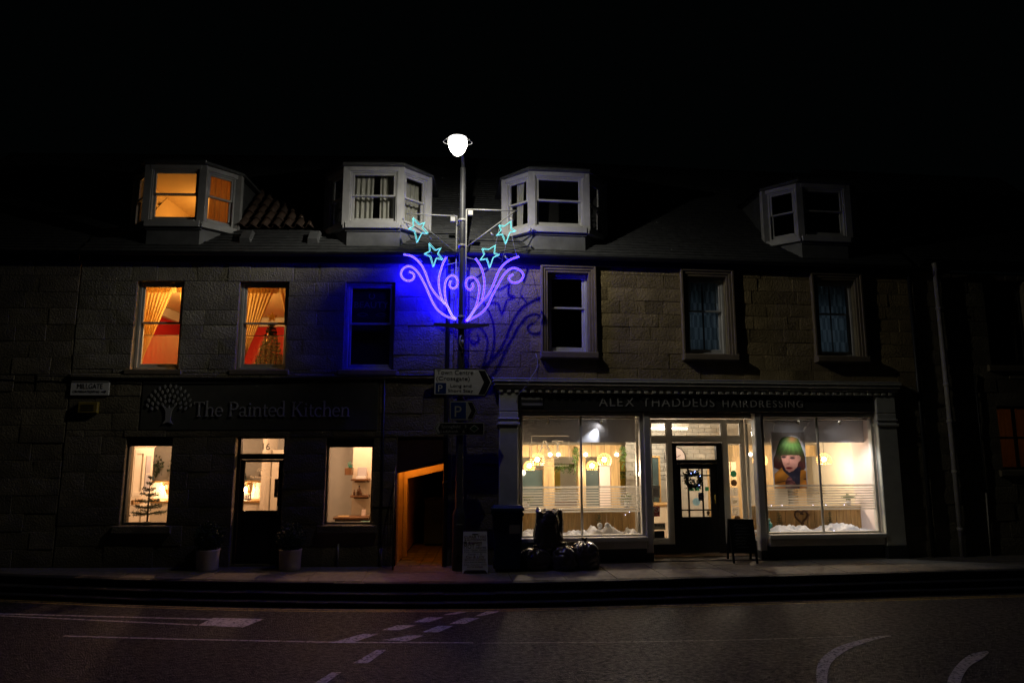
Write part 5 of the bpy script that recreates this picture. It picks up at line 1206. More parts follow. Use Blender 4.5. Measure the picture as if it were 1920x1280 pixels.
# ------------------------------------------------------------------ downpipes and cables
def pipe(name, label, pts, r, mat, clips=(), group=None):
    t = thing(name, label, 'pipe', tuple(pts[-1]), 0, group); o = Vector(pts[-1])
    MB().tube([tuple(Vector(p)-o) for p in pts], r, 10).build('pipe', mat, t)
    for c in clips:
        q = Vector(c)-o; MB().lathe([(r+.003, -.03), (r+.012, -.02), (r+.012, .02), (r+.003, .03)], 12, tuple(q)).build('collar', mat, t)
pipe('downpipe', 'cream painted downpipe from gutter to pavement beside the shop', [(9.68,-.19,5.58),(9.70,-.19,5.48),(9.78,-.075,5.36),(9.79,-.075,3.0),(9.79,-.075,0)], .047, 'pipe_paint', [(9.785,-.075,4.7),(9.79,-.075,3.2),(9.79,-.075,2.5),(9.79,-.075,1.55),(9.79,-.075,.5)])
pipe('downpipe', 'thin cream overflow pipe low on the dark end wall', [(10.43,-.03,1.15),(10.40,-.03,0)], .014, 'pipe_paint')
pipe('downpipe', 'thin dark pipe running up the dark end wall', [(10.44,-.03,3.43),(10.43,-.03,1.16)], .012, 'gutter_iron')
pipe('downpipe', 'dark downpipe on the joint beside the stars and lamp post', [(.20,-.13,5.42),(.20,-.07,5.28),(.20,-.07,2.0),(.20,-.07,0)], .04, 'gutter_iron', [(.20,-.07,4.4),(.20,-.07,3.2),(.20,-.07,1.4)])
p = lambda s, y, z: LF(s, y, z)
pipe('downpipe', 'pale capped pipe foot beside the alley entrance', [p(-1.14,-.035,.30), p(-1.12,-.035,0)], .022, 'pipe_paint')
pipe('downpipe', 'thin dark pipe beside the alley rising above the shop window', [p(-1.15,-.03,3.2), p(-1.15,-.03,.31)], .018, 'gutter_iron')
pipe('downpipe', 'short pale pipe stub under the right-hand showroom window', [p(-1.86,-.04,.38), p(-1.86,-.04,0)], .016, 'pipe_paint')
pipe('downpipe', 'dark cast pipe at the end of the sandstone house', [(9.22,-.05,5.4),(9.22,-.05,0)], .03, 'gutter_iron')
tag(MB().tube([(1.80,-.015,3.70),(1.83,-.02,3.60),(1.84,-.02,3.48),(1.78,-.06,3.36),(1.68,-.32,3.24),(1.60,-.33,3.10),(1.46,-.12,2.92),(1.44,-.105,2.80)], .006, 6).build('cable', 'plastic_grey', None), 'loose pale cable hanging from the wall over the shop cornice', 'cable')
tag(MB().tube([p(-9 + k*.4, -.055+(.0), 3.24+.04*math.cos(k*.28)) for k in range(23)], .008, 5).build('cable', 'ink', None), 'black cable slung along the string course over the showroom', 'cable')

# ------------------------------------------------------------------ street lamp
emat('lamp_globe', (1.0, .97, .90), 6.0, sample=False)
g_ = MAT['lamp_globe'].node_tree; out_ = g_.nodes['Material Output']; tr_ = g_.nodes.new('ShaderNodeBsdfTransparent'); mx_ = g_.nodes.new('ShaderNodeMixShader'); mx_.inputs[0].default_value = .45
g_.links.new(tr_.outputs[0], mx_.inputs[1]); g_.links.new(g_.nodes['Principled BSDF'].outputs[0], mx_.inputs[2]); g_.links.new(mx_.outputs[0], out_.inputs['Surface'])
PX, PY = .43, -.42
sl = thing('street_lamp', 'tall dark steel street lamp with a glowing teardrop globe', 'street lamp', (PX, PY, 0))
m = MB(); m.lathe([(.11,0),(.11,.9),(.095,.95),(.07,1.0),(.062,3.0),(.058,5.0),(.050,7.0)], 16); m.build('pole', 'pole_steel', sl)
AX, AY = .29-PX, -1.75-PY
pts = []
for k in range(15):
    a = math.pi*k/14; q = (1-math.cos(a))/2
    pts.append((AX*q*1.0, AY*q, 7.0+.16*math.sin(a)**.9))
MB().tube(pts, .030, 10).build('swan_neck', 'pole_steel', sl)
m = MB(); m.lathe([(.0,.16),(.045,.155),(.06,.10),(.15,.05),(.155,.03),(.15,.022),(.0,.022)], 22, (AX, AY, 6.92)); m.build('canopy', 'pole_steel', sl)
m = MB(); m.lathe([(.150,.02),(.158,-.03),(.150,-.10),(.124,-.17),(.078,-.235),(.03,-.268),(.0,-.275)], 22, (AX, AY, 6.92)); m.build('globe', 'lamp_globe', sl)
m = MB(); m.tube([(AX+.235*math.cos(R(a)), AY+.235*math.sin(R(a)), 6.88+.05*math.sin(R(a*1.0))) for a in range(0, 361, 12)], .007, 6, cap=False); m.build('hoop', 'pole_steel', sl)
m = MB()
for sg in (-1, 1): m.tube([(AX+sg*.14, AY, 6.945), (AX+sg*.19, AY, 6.93), (AX+sg*.235, AY, 6.88)], .006, 5)
m.build('hoop_stay', 'pole_steel', sl)
m = MB(); vs = []      # plate added unseen inside the globe, to shade the wall by the showroom windows
for j in range(6):
    for i in range(9):
        th_ = R(-60+58*i/8); el_ = R(-60+32*j/5); vs.append((AX+.10*math.sin(th_)*math.cos(el_), AY+.10*math.cos(th_)*math.cos(el_), 6.84+.10*math.sin(el_)))
m.add(vs, [(j*9+i, j*9+i+1, (j+1)*9+i+1, (j+1)*9+i) for j in range(5) for i in range(8)], True)
ADDED_SHIELD = m.build('added_shield', 'pole_steel', sl)
light('lamp_light', 'POINT', (AX, AY, 6.84), 430, (1.0, .94, .80), sl, .016)
LAMP = bpy.data.lights['lamp_light']; LAMP.use_nodes = True; ln = LAMP.node_tree      # the lantern's optic: strongest downwards and outwards, little above the horizontal
le = ln.nodes['Emission']; tcl = ln.nodes.new('ShaderNodeTexCoord'); sx_ = ln.nodes.new('ShaderNodeSeparateXYZ'); ml_ = ln.nodes.new('ShaderNodeMapRange'); ml_.inputs['From Min'].default_value = -1; cr_ = ln.nodes.new('ShaderNodeValToRGB')
ln.links.new(tcl.outputs['Normal'], sx_.inputs[0]); ln.links.new(sx_.outputs['Z'], ml_.inputs['Value']); ln.links.new(ml_.outputs[0], cr_.inputs[0]); ln.links.new(cr_.outputs[0], le.inputs['Strength'])
el_ = cr_.color_ramp.elements; el_[0].position = 0; el_[0].color = (.24,)*3+(1,); el_[1].position = 1; el_[1].color = (.02,)*3+(1,)
for p_, v_ in ((.067, .26), (.146, .62), (.25, 1.0), (.34, .85), (.413, .55), (.5, .25), (.56, .17), (.63, .03)): e_ = el_.new(p_); e_.color = (v_, v_, v_, 1)
for z in (6.02, 5.55, 4.26, 3.05, 2.6, 2.33): MB().lathe([(.062,-.025),(.075,-.02),(.075,.02),(.062,.025)], 16, (0,0,z)).build('band', 'galvanised' if z > 4 else 'pole_steel', sl)
MB().cbox(-.05, .05, -.125, -.10, .25, .75, .006).build('inspection_door', 'pole_steel', sl)
MB().tube([(.0,-.06,3.92),(-.02,-.10,3.90),(-.03,-.09,3.78),(.02,-.08,3.70),(.01,-.07,3.62)], .012, 6).build('supply_cable', 'plastic_grey', sl); MB().lathe([(.0,3.74),(.02,3.74),(.022,3.84),(.0,3.85)], 10, (.02,-.085,0)).build('plug', 'galvanised', sl)

# ------------------------------------------------------------------ christmas light motifs
emat('rope_blue_a', (.003, .0, 1.0), 105); emat('rope_blue_b', (.006, .0, 1.0), 46); emat('led_violet', (.62, .58, 1.0), 2.2, sample=False); emat('led_violet_b', (.55, .48, 1.0), 1.7, sample=False)
emat('rope_cyan', (.05, .50, .50), .55); emat('led_cyan', (.35, .95, .95), 1.6, sample=False)
DL = [[(-0.603, 5.438), (-0.48, 5.413), (-0.378, 5.347), (-0.287, 5.245), (-0.217, 5.114), (-0.164, 4.965), (-0.101, 4.829), (-0.032, 4.727), (0.042, 4.643), (0.138, 4.56), (0.206, 4.47), (0.252, 4.38), (0.292, 4.312), (0.365, 4.268)], [(-0.502, 5.117), (-0.44, 5.096), (-0.411, 5.039), (-0.443, 4.975), (-0.509, 4.95), (-0.593, 4.977), (-0.644, 5.044), (-0.64, 5.125), (-0.587, 5.196), (-0.509, 5.221), (-0.42, 5.183), (-0.34, 5.099), (-0.271, 4.986), (-0.201, 4.849), (-0.132, 4.691), (-0.062, 4.544), (0.017, 4.431), (0.108, 4.359), (0.197, 4.31), (0.365, 4.262)], [(0.159, 5.416), (0.104, 5.309), (0.067, 5.192), (0.035, 5.063), (0.026, 4.924), (0.045, 4.787), (0.075, 4.673), (0.116, 4.571), (0.155, 4.537)], [(0.239, 4.971), (0.217, 4.901), (0.246, 4.844), (0.297, 4.834), (0.352, 4.875), (0.368, 4.957), (0.339, 5.037), (0.271, 5.076), (0.198, 5.039), (0.149, 4.951), (0.134, 4.835), (0.142, 4.697), (0.166, 4.572), (0.206, 4.47), (0.252, 4.368), (0.32, 4.279)]]
DR = [[(1.429, 5.355), (1.286, 5.295), (1.161, 5.2), (1.073, 5.071), (1.012, 4.924), (0.95, 4.76), (0.872, 4.624), (0.759, 4.505), (0.655, 4.369), (0.569, 4.235), (0.492, 4.163)], [(1.322, 5.027), (1.25, 4.958), (1.304, 4.887), (1.393, 4.88), (1.482, 4.937), (1.509, 5.029), (1.446, 5.109), (1.339, 5.142), (1.233, 5.093), (1.144, 4.982), (1.056, 4.817), (0.969, 4.653), (0.882, 4.455), (0.76, 4.31), (0.604, 4.218), (0.492, 4.163)], [(0.665, 5.294), (0.746, 5.17), (0.799, 5.027), (0.821, 4.865), (0.81, 4.685), (0.776, 4.55)], [(0.607, 4.85), (0.626, 4.788), (0.574, 4.724), (0.512, 4.767), (0.497, 4.856), (0.537, 4.938), (0.615, 4.953), (0.686, 4.906), (0.731, 4.791), (0.723, 4.647), (0.681, 4.45), (0.604, 4.306), (0.501, 4.163)]]
SL = [[(-0.453, 6.057), (-0.34, 5.94), (-0.243, 5.981), (-0.281, 5.891), (-0.181, 5.779), (-0.288, 5.789), (-0.368, 5.61), (-0.417, 5.821), (-0.524, 5.859), (-0.441, 5.899)], [(-0.155, 5.595), (-0.047, 5.478), (0.05, 5.514), (-0.002, 5.42), (0.089, 5.308), (-0.027, 5.332), (-0.073, 5.17), (-0.129, 5.36), (-0.24, 5.407), (-0.14, 5.452)]]
SR = [[(0.779, 5.471), (0.894, 5.465), (1.009, 5.542), (0.992, 5.396), (1.081, 5.371), (0.975, 5.322), (0.913, 5.129), (0.86, 5.291), (0.745, 5.269), (0.815, 5.372)], [(1.079, 5.913), (1.169, 5.898), (1.286, 5.995), (1.295, 5.856), (1.376, 5.813), (1.268, 5.791), (1.196, 5.576), (1.134, 5.749), (1.032, 5.727), (1.115, 5.822)]]
def resample(P, step):
    out = [P[0]]; acc = 0.0
    for a, b in zip(P, P[1:]):
        l = math.dist(a, b)
        while acc + l >= step:
            t = (step-acc)/l; a = tuple(u+(v-u)*t for u, v in zip(a, b)); out.append(a); l = math.dist(a, b); acc = 0.0
        acc += l
    return out
def motif(label, CURV, STARS, Y, side, rope, led):
    root = thing('light_motif', label, 'christmas lights', (PX, Y, 4.1), 0, 'christmas light motifs on the lamp post')
    loc = lambda x, z, y=0: (x-PX, y, z-4.1)
    for C in CURV:
        path = resample(catmull(C, 8), .02)
        m = MB(); m.tube([loc(x, z) for x, z in path], .0125, 6)
        o = m.build('rope_light', rope, root)
        b = MB(); T = resample(path, .024)
        for i, q in enumerate(T):
            a = T[max(i-1, 0)]; c = T[min(i+1, len(T)-1)]; tx, tz = c[0]-a[0], c[1]-a[1]; l = math.hypot(tx, tz) or 1
            for sg in (-1, 1): b.octa(loc(q[0]-sg*tz/l*.013, q[1]+sg*tx/l*.013, -.012), .0068)
        tag(b.build('leds', led, o), kind='stuff')
    sy_ = -.18 if side < 0 else 0
    for S in STARS:
        path = resample(S+[S[0]], .012); m = MB(); m.tube([loc(x, z, sy_-.01) for x, z in path], .011, 6); o = m.build('star', 'rope_cyan', root)
        b = MB()
        for i, q in enumerate(resample(S+[S[0]], .024)):
            for sg in (-1, 1): b.octa(loc(q[0]+sg*.009, q[1]+sg*.009, sy_-.024), .0068)
        tag(b.build('leds', 'led_cyan', o), kind='stuff')
    # bracket: upright, top bar, diagonal, lower stay, junction box, guy wires
    ux = .335 if side < 0 else .495; ex = -.58 if side < 0 else 1.414; zt = 6.20
    m = MB(); m.tube([loc(ux, 4.15, .02), loc(ux, zt, .02)], .013, 8); m.tube([loc(ux, zt, .02), loc(ex, zt+.01, .02)], .012, 8); m.tube([loc(ux, 5.50, .02), loc(ex+(.06 if side < 0 else -.05), zt, .02)], .011, 8); m.tube([loc(ux, 5.32, .02), loc(ux+side*.17, 5.27, .0)], .008, 6)
    m.tube([loc(ux, 4.75, .02), loc(ux+side*.1, 4.76, .0)], .006, 6); m.build('bracket', 'galvanised', root)
    for z in (6.02, 5.55, 4.26): MB().tube([loc(ux, z, .02), loc(PX, z, -Y+PY)], .010, 6).build('clamp', 'galvanised', root)
    bx = ux+side*.07
    jb = MB().cbox(bx-PX-.045, bx-PX+.045, -.03, .03, 6.08-4.1, 6.17-4.1, .006).build('junction_box', 'plastic_grey', root)
    for k in range(3): MB().box(bx-PX-side*.055-.012, bx-PX-side*.055+.012, -.045, -.031, 6.09-4.1+k*.027, 6.105-4.1+k*.027).build('fin', 'ink', jb)
    m = MB()
    if side > 0:
        for (x0, z0, x1, z1) in ((1.10, 5.95, .99, 5.45), (1.23, 6.05, 1.41, 5.30), (1.27, 5.86, 1.13, 5.25), (.99, 5.38, 1.15, 5.28), (1.42, 5.12, 1.33, 5.02), (.49, 4.19, .98, 4.68)): m.tube([loc(x0, z0, .0), loc(x1, z1, .0)], .004, 5)
    else:
        for (x0, z0, x1, z1) in ((-.18, 5.95, -.15, 5.55), (-.17, 5.62, -.10, 5.40), (.36, 4.22, .26, 4.35), (-.40, 4.93, -.28, 4.83), (-.30, 6.02, -.36, 5.95)): m.tube([loc(x0, z0, sy_ if z0 > 5.5 else .0), loc(x1, z1, sy_ if z0 > 5.5 else .0)], .004, 5)
    m.build('guy_wire', 'galvanised', root)
    for (x, z) in (((1.28, 6.07), (.93, 5.78), (1.18, 5.36)) if side > 0 else ((-.17, 5.80), (-.33, 5.37))):
        MB().tube([loc(x, z, .0), loc(x+.05, z-.06, .0)], .014, 6).build('plug', 'galvanised', root)
motif('blue scroll and two cyan stars on the alley side of the lamp post', DL, SL, -.14, -1, 'rope_blue_a', 'led_violet')
motif('blue scroll and two cyan stars on the hairdresser side of the lamp post', DR, SR, -.52, 1, 'rope_blue_b', 'led_violet_b')
t = thing('banner_arm', 'flat dark cross arm on the lamp post below the light scrolls', 'bracket', (PX, PY-.08, 4.10)); MB().prism([(-.49, .0), (-.06, -.06), (.06, -.06), (.49, .0), (.47, .03), (-.47, .03)], -.02, .02).build('arm', 'pole_steel', t); MB().lathe([(.07,-.05),(.085,-.04),(.085,.02),(.07,.03)], 14, (0,.08,0)).build('collar', 'pole_steel', t)
# ------------------------------------------------------------------ road signs on the pole
def grow(P, d):
    n = len(P); cx_ = sum(p[0] for p in P)/n; cz_ = sum(p[1] for p in P)/n; out = []
    for i in range(n):
        a, b, c = Vector(P[i-1]), Vector(P[i]), Vector(P[(i+1) % n]); e0 = (b-a).normalized(); e1 = (c-b).normalized()
        n0 = Vector((e0.y, -e0.x)); n1 = Vector((e1.y, -e1.x)); k = (n0+n1); k = k/max(.2, k.length_squared)*2*d; out.append((b.x+k.x, b.y+k.y))
    return out
SY = PY-.10
t = thing('direction_sign', 'white arrow sign reading Town Centre (Crossgate) on the pole', 'road sign', (PX, SY, 2.87))
P = [(-.465, .015), (.42, .005), (.545, .25), (.42, .475), (-.465, .475)]
MB().prism(P, -.004, .004).build('plate', 'sign_black', t); MB().prism(grow(P, -.018), -.006, -.0042).build('panel', 'sign_white', t)
MB().prism([(.30,.035),(.41,.035),(.505,.245),(.41,.445),(.30,.445),(.395,.245)], -.008, -.0062).build('chevron', 'sign_black', t)
for s_, x_, z_, h_, w_ in (('Town Centre', -.41, .37, .11, .62), ('(Crossgate)', -.42, .27, .10, .57), ('Long and', -.18, .155, .075, .36), ('Short Stay', -.22, .07, .075, .43)): m = MB(); put_text(m, s_, x_, -.008, z_, h_, width=w_, ext=.001); m.build('lettering', 'sign_black', t)
MB().box(-.43, -.25, -.008, -.0062, .045, .225).build('parking_square', 'sign_blue', t); m = MB(); put_text(m, 'P', -.385, -.010, .075, .17, ext=.001); m.build('parking_letter', 'sign_white', t); MB().tube([(0,.02,.2),(0,.06,.2)], .03, 8).build('clip', 'galvanised', t)
t = thing('parking_sign', 'small blue and white parking arrow sign below the town centre sign', 'road sign', (PX, SY, 2.46))
P = [(-.185, .0), (.20, .0), (.285, .165), (.20, .335), (-.185, .335)]
MB().prism(P, -.004, .004).build('plate', 'pole_steel', t); MB().prism(grow(P, -.01), -.006, -.0042).build('panel', 'letter_dim', t); MB().box(-.165, .09, -.008, -.0062, .03, .31).build('parking_square', 'sign_blue', t)
m = MB(); put_text(m, 'P', -.10, -.010, .06, .27, ext=.001); m.build('parking_letter', 'letter_grey', t); MB().prism([(.12,.03),(.195,.03),(.26,.165),(.195,.31),(.12,.31),(.185,.165)], -.008, -.0062).build('chevron', 'sign_black', t); MB().tube([(0,.02,.15),(0,.06,.15)], .03, 8).build('clip', 'galvanised', t)
t = thing('cycle_sign', 'low dark arrow sign with a diamond pointing toward the alley', 'road sign', (PX, SY, 2.22))
P = [(-.445, .11), (-.385, .0), (.40, .0), (.40, .205), (-.385, .205)]
MB().prism(P, -.004, .004).build('plate', 'letter_grey', t); MB().prism(grow(P, -.012), -.006, -.0042).build('panel', 'sign_black', t); MB().prism(grow([(.15,.105),(.235,.04),(.32,.105),(.235,.17)], 0), -.008, -.0062).build('diamond', 'letter_grey', t); MB().prism([(.17,.105),(.235,.055),(.30,.105),(.235,.155)], -.0095, -.0082).build('diamond_centre', 'sign_green', t)
m = MB(); put_text(m, 'Springfield   3', -.32, -.008, .115, .07, width=.42, ext=.001); m.build('lettering', 'letter_grey', t); m = MB(); put_text(m, 'Ladybank   6', -.33, -.008, .035, .07, width=.40, ext=.001); m.build('lettering', 'letter_grey', t); MB().prism([(-.42,.105),(-.375,.025),(-.335,.025),(-.375,.105),(-.335,.185),(-.375,.185)], -.008, -.0062).build('chevron', 'letter_grey', t); MB().tube([(0,.02,.1),(0,.06,.1)], .03, 8).build('clip', 'galvanised', t)
# wall plates
t = lthing('street_name_plate', 'white street name plate reading MILLGATE on the stone wall', 'sign', -6.30, -.016, 2.91)
MB().cbox(-.335, .335, -.012, .0, 0, .25, .004).build('plate', 'sign_white', t); m = MB(); put_text(m, 'MILLGATE', 0, -.014, .115, .13, align='C', width=.44, ext=.001); m.build('lettering', 'sign_black', t); m = MB(); put_text(m, 'CROSSGATE(50Yds)', -.06, -.014, .045, .06, align='C', width=.46, ext=.001); m.build('lettering', 'sign_black', t)
m = MB(); m.tube([(.21,-.015,.065),(.29,-.015,.065)], .006, 5); m.tube([(.265,-.015,.085),(.29,-.015,.065),(.265,-.015,.045)], .006, 5); m.build('arrow', 'sign_black', t); MB().box(-.32, .32, -.02, -.013, .235, .25).build('rim', 'letter_grey', t)
t = lthing('wall_vent', 'yellowish metal vent box under the street name plate', 'vent', -6.29, -.014, 2.60)
MB().cbox(-.17, .17, -.05, 0, 0, .19, .01).build('box', 'brass', t)
for k in range(3): MB().box(-.11, .11, -.056, -.051, .045+k*.04, .06+k*.04).build('slot', 'ink', t)
t = thing('wall_switch_box', 'small grey box on the wall between alley and wheelie bin', 'box', (.47, -.012, 1.53)); MB().cbox(-.04, .03, -.05, 0, 0, .13, .006).build('box', 'plastic_grey', t); MB().tube([(.035,-.02,-.06),(.035,-.02,.2)], .008, 6).build('conduit', 'plastic_grey', t)
# ------------------------------------------------------------------ shop lettering
def ribbon(mb, pts, w_, y):
    pts = [Vector(p) for p in pts]; L_, R_ = [], []
    for i, p in enumerate(pts):
        t = (pts[min(i+1, len(pts)-1)]-pts[max(i-1, 0)]).normalized(); n = Vector((-t.y, t.x)); ww = w_[i] if isinstance(w_, list) else w_; L_.append(p+n*ww/2); R_.append(p-n*ww/2)
    poly = [tuple(p) for p in R_]+[tuple(p) for p in reversed(L_)]
    n = len(pts); vs = [(x, y, z) for x, z in poly]+[(x, y+.012, z) for x, z in poly]; N = 2*n
    fs = [(i, i+1, N-2-i, N-1-i) for i in range(n-1)] + [(i, N+i, N+(i+1) % N, (i+1) % N) for i in range(N)]
    mb.add(vs, fs)
def arc(cx_, cz_, rx, rz, a0, a1, n=14): return [(cx_+rx*math.cos(R(a0+(a1-a0)*k/n)), cz_+rz*math.sin(R(a0+(a1-a0)*k/n))) for k in range(n+1)]
TK, TN = .105, .055
def S(x0, x1, z=0.028): return ([(x0, z), (x1, z)], TN)
GL = {
 'T': (.72, [([(.36,.0),(.36,.97)], TK), ([(.02,.97),(.70,.97)], TN), S(.24,.48), ([(.04,.99),(.04,.82)], TN), ([(.68,.99),(.68,.82)], TN)]),
 'P': (.66, [([(.14,.0),(.14,.98)], TK), (arc(.30,.73,.26,.245,90,-90), TK), ([(.05,.975),(.32,.975)], TN), ([(.14,.485),(.32,.485)], TN), S(.03,.27)]),
 'K': (.78, [([(.14,.0),(.14,1.0)], TK), ([(.19,.45),(.60,.97)], TN), ([(.32,.60),(.66,.02)], TK), S(.03,.26), S(.56,.78), ([(.03,.972),(.26,.972)], TN), ([(.50,.972),(.70,.972)], TN)]),
 'h': (.64, [([(.13,.0),(.13,1.06)], TK), ([(.15,.46),(.25,.59),(.37,.63),(.47,.57),(.50,.45),(.50,.0)], .085), S(.02,.24), S(.39,.61), ([(.03,1.03),(.16,1.05)], TN)]),
 'e': (.53, [(arc(.27,.32,.215,.30,0,318), .085), ([(.09,.345),(.47,.345)], TN)]),
 'a': (.54, [(arc(.22,.16,.15,.14,40,330), .075), ([(.07,.50),(.14,.60),(.25,.635),(.36,.58),(.38,.48),(.38,.08),(.44,.03),(.51,.05)], .08), ([(.38,.36),(.20,.30)], TN)]),
 'i': (.31, [([(.15,.0),(.15,.62)], .10), S(.03,.28), ([(.04,.60),(.16,.615)], TN), ([(.15,.80),(.15,.91)], .115)]),
 'n': (.64, [([(.13,.0),(.13,.63)], .10), ([(.15,.46),(.25,.59),(.37,.63),(.47,.57),(.50,.45),(.50,.0)], .085), S(.02,.25), S(.39,.61), ([(.03,.605),(.14,.62)], TN)]),
 't': (.38, [([(.15,.82),(.15,.12),(.20,.03),(.28,.02),(.35,.07)], .085), ([(.02,.60),(.34,.60)], TN)]),
 'd': (.60, [(arc(.26,.31,.20,.30,35,325), .085), ([(.45,.0),(.45,1.06)], .10), ([(.34,1.03),(.46,1.05)], TN), ([(.45,.028),(.57,.028)], TN)]),
 'c': (.50, [(arc(.27,.31,.215,.30,45,315), .085), ([(.42,.50),(.42,.57)], .07)]),
 ' ': (.34, [])}
t = lthing('shop_sign', 'raised grey serif lettering with leafy tree emblem over the kitchen showroom', 'sign', -4.48, -.014, 2.545)
x = 0.0; sz = .255; txt = 'The Painted Kitchen'
tot = sum(GL[c][0] for c in txt)*sz; kx = 2.74/tot
for ch in txt:
    wd, st_ = GL[ch]; m = MB()
    for q, (pl, w_) in enumerate(st_): ribbon(m, [(x+px*sz*kx, pz*sz) for px, pz in pl], w_*sz, -.016-.0012*q)
    if st_: m.build('letter', 'letter_grey', t)
    x += wd*sz*kx
m = MB(); m.prism([(-.52,-.135),(-.43,-.10),(-.335,-.135),(-.385,-.06),(-.375,.08),(-.34,.15),(-.31,.19),(-.36,.165),(-.40,.13),(-.42,.19),(-.45,.13),(-.50,.17),(-.545,.19),(-.505,.14),(-.475,.08),(-.47,-.06)], -.02, -.004); m.build('emblem_trunk', 'letter_grey', t)
lf = []
for rad, n_, a0, a1 in ((.12, 5, 20, 160), (.21, 9, -4, 184), (.30, 12, -6, 186), (.385, 13, 4, 176)):
    for k in range(n_):
        a = a0+(a1-a0)*k/(n_-1); lf.append((-.427+rad*math.cos(R(a))*.98, .165+rad*math.sin(R(a))*.95, a))
for (lx, lz, a) in lf:
    m = MB(); tl = R(a*.35+60 if a < 90 else 180-((180-a)*.35+60)); c, s_ = math.cos(tl), math.sin(tl)
    m.prism([(lx+u*c-v*s_, lz+u*s_+v*c) for u, v in ((-.036,0),(-.012,-.018),(.015,-.017),(.038,0),(.015,.017),(-.012,.018))], -.018, -.004); m.build('emblem_leaf', 'letter_grey', t)
t = thing('shop_sign', 'wide grey capital lettering along the dark hairdressing fascia', 'sign', (4.905, -.064, 2.745))
def caps(txt_, x0, x1, big, small, mat):
    tot = 0; items = []
    for wi, wd_ in enumerate(txt_.split(' ')):
        for k, c in enumerate(wd_):
            v, f = glyphs(c, big if wi < 2 or k == 0 and wi < 2 else small, 1.3, .003); items.append((v, f)); tot += max(p[0] for p in v)-min(p[0] for p in v)+.05
        items.append(None); tot += .14
    kk = (x1-x0)/(tot-.14); x = x0
    for it in items:
        if it is None: x += .14*kk; continue
        v, f = it; a = min(p[0] for p in v); b = max(p[0] for p in v)
        MB().add([((p[0]-a)*kk+x, p[1]-.004, p[2]) for p in v], f).build('letter', mat, t); x += (b-a+.05)*kk
caps('ALEX THADDEUS HAIRDRESSING', -1.96, 1.98, .225, .185, 'letter_dim')
t = thing('alarm_plate', 'dim striped plate at the end of the dark fascia', 'sign', (1.72, -.064, 2.72)); MB().cbox(-.2, .2, -.012, 0, 0, .18, .004).build('plate', 'pole_steel', t)
for k in (0, 1): MB().box(-.19, .19, -.015, -.0125, .03+k*.10, .07+k*.10).build('stripe', 'letter_dim', t)
# ------------------------------------------------------------------ pavement furniture
def planter(label, s, y, seed):
    t = lthing('planter', label, 'planter', s, y, 0, 0, 'planters by the showroom door'); rr = random.Random(seed)
    MB().lathe([(0,.0),(.165,.0),(.172,.02),(.182,.30),(.19,.32),(.19,.335),(.17,.335),(.165,.28),(0,.28)], 24).build('pot', 'pot_pale', t)
    m = MB()
    for k in range(2600):
        d = Vector((rr.gauss(0,1), rr.gauss(0,1), rr.gauss(0,1))).normalized(); q = rr.uniform(.75, 1.05)
        leaf_quads(m, [(d.x*.23*q, d.y*.23*q, .52+d.z*.24*q)], .035, rr)
    m.build('foliage', 'leaf_dark', t); MB().ball((0,0,.52), .17, 10, 8).build('inner_growth', 'leaf_dark', t); MB().tube([(0,0,.28),(0,0,.45)], .02, 6).build('stem', 'bark', t)
planter('pale round pot with clipped dark shrub between the fir window and the door', -3.97, -.26, 1)
planter('pale round pot with clipped dark shrub between the door and the shelf window', -2.60, -.28, 2)
# white folding pavement sign
t = thing('pavement_sign', 'white folding pavement board advertising tyres and MOT tests', 'sign board', (.69, -.60, 0), R(-2))
for sg, nm in ((-1, 'front_board'), (1, 'rear_board')):
    m = MB(); m.M = Matrix.Translation((0, sg*.02, .63)) @ Matrix.Rotation(R(sg*12), 4, 'X') @ Matrix.Translation((0, 0, -.63))
    cut = [(-.21, -.015), (-.20, -.015), (-.165, .035), (-.12, .045), (.12, .045), (.165, .035), (.20, -.015), (.21, -.015), (.195, .635), (-.195, .635)]
    m.prism(cut, sg*.005-.004, sg*.005+.004); bo = m.build(nm, 'sign_white', t)
    if sg < 0:
        red, blk = MB(), MB(); red.M = blk.M = m.M; y = -.011
        blk.box(-.05, .05, y-.0012, y, .59, .605)
        put_text(red, 'CUPAR TYRE', 0, y, .535, .06, align='C', width=.36, ext=.0008); put_text(red, '& AUTOCENTRE', 0, y, .495, .045, align='C', width=.35, ext=.0008)
        red.prism([(-.12,.465),(-.09,.445),(-.09,.458),(.11,.458),(.11,.472),(-.09,.472),(-.09,.485)], y-.0012, y)
        blk.box(-.19, -.135, y-.0012, y, .465, .482); blk.box(-.19, -.135, y-.0012, y, .448, .458)
        put_text(blk, 'MOT', -.185, y, .375, .10, width=.175, ext=.0008); put_text(blk, 'TEST', .01, y, .415, .035, width=.10, ext=.0008); put_text(blk, 'CENTRE', .01, y, .375, .035, width=.165, ext=.0008)
        for s_, z, w_ in (('Cars - Motor Cycles', .342, .36), ('Vans - Motorhomes', .312, .36), ('Classes I - IV', .277, .23)): put_text(blk, s_, 0, y, z, .028, align='C', width=w_, ext=.0008)
        put_text(red, 'Car & LCV', 0, y, .225, .055, align='C', width=.30, ext=.0008); put_text(red, 'Service Centre', 0, y, .188, .04, align='C', width=.34, ext=.0008)
        for s_, z, w_ in (('Tyres Exhausts Batteries', .155, .35), ('Brakes - Timing Belts - Clutch', .115, .36)): put_text(blk, s_, 0, y, z, .025, align='C', width=w_, ext=.0008)
        put_text(red, '01334 000000', 0, y, .078, .03, align='C', width=.25, ext=.0008)
        red.build('red_lettering', 'board_red', bo); blk.build('black_lettering', 'ink', bo)
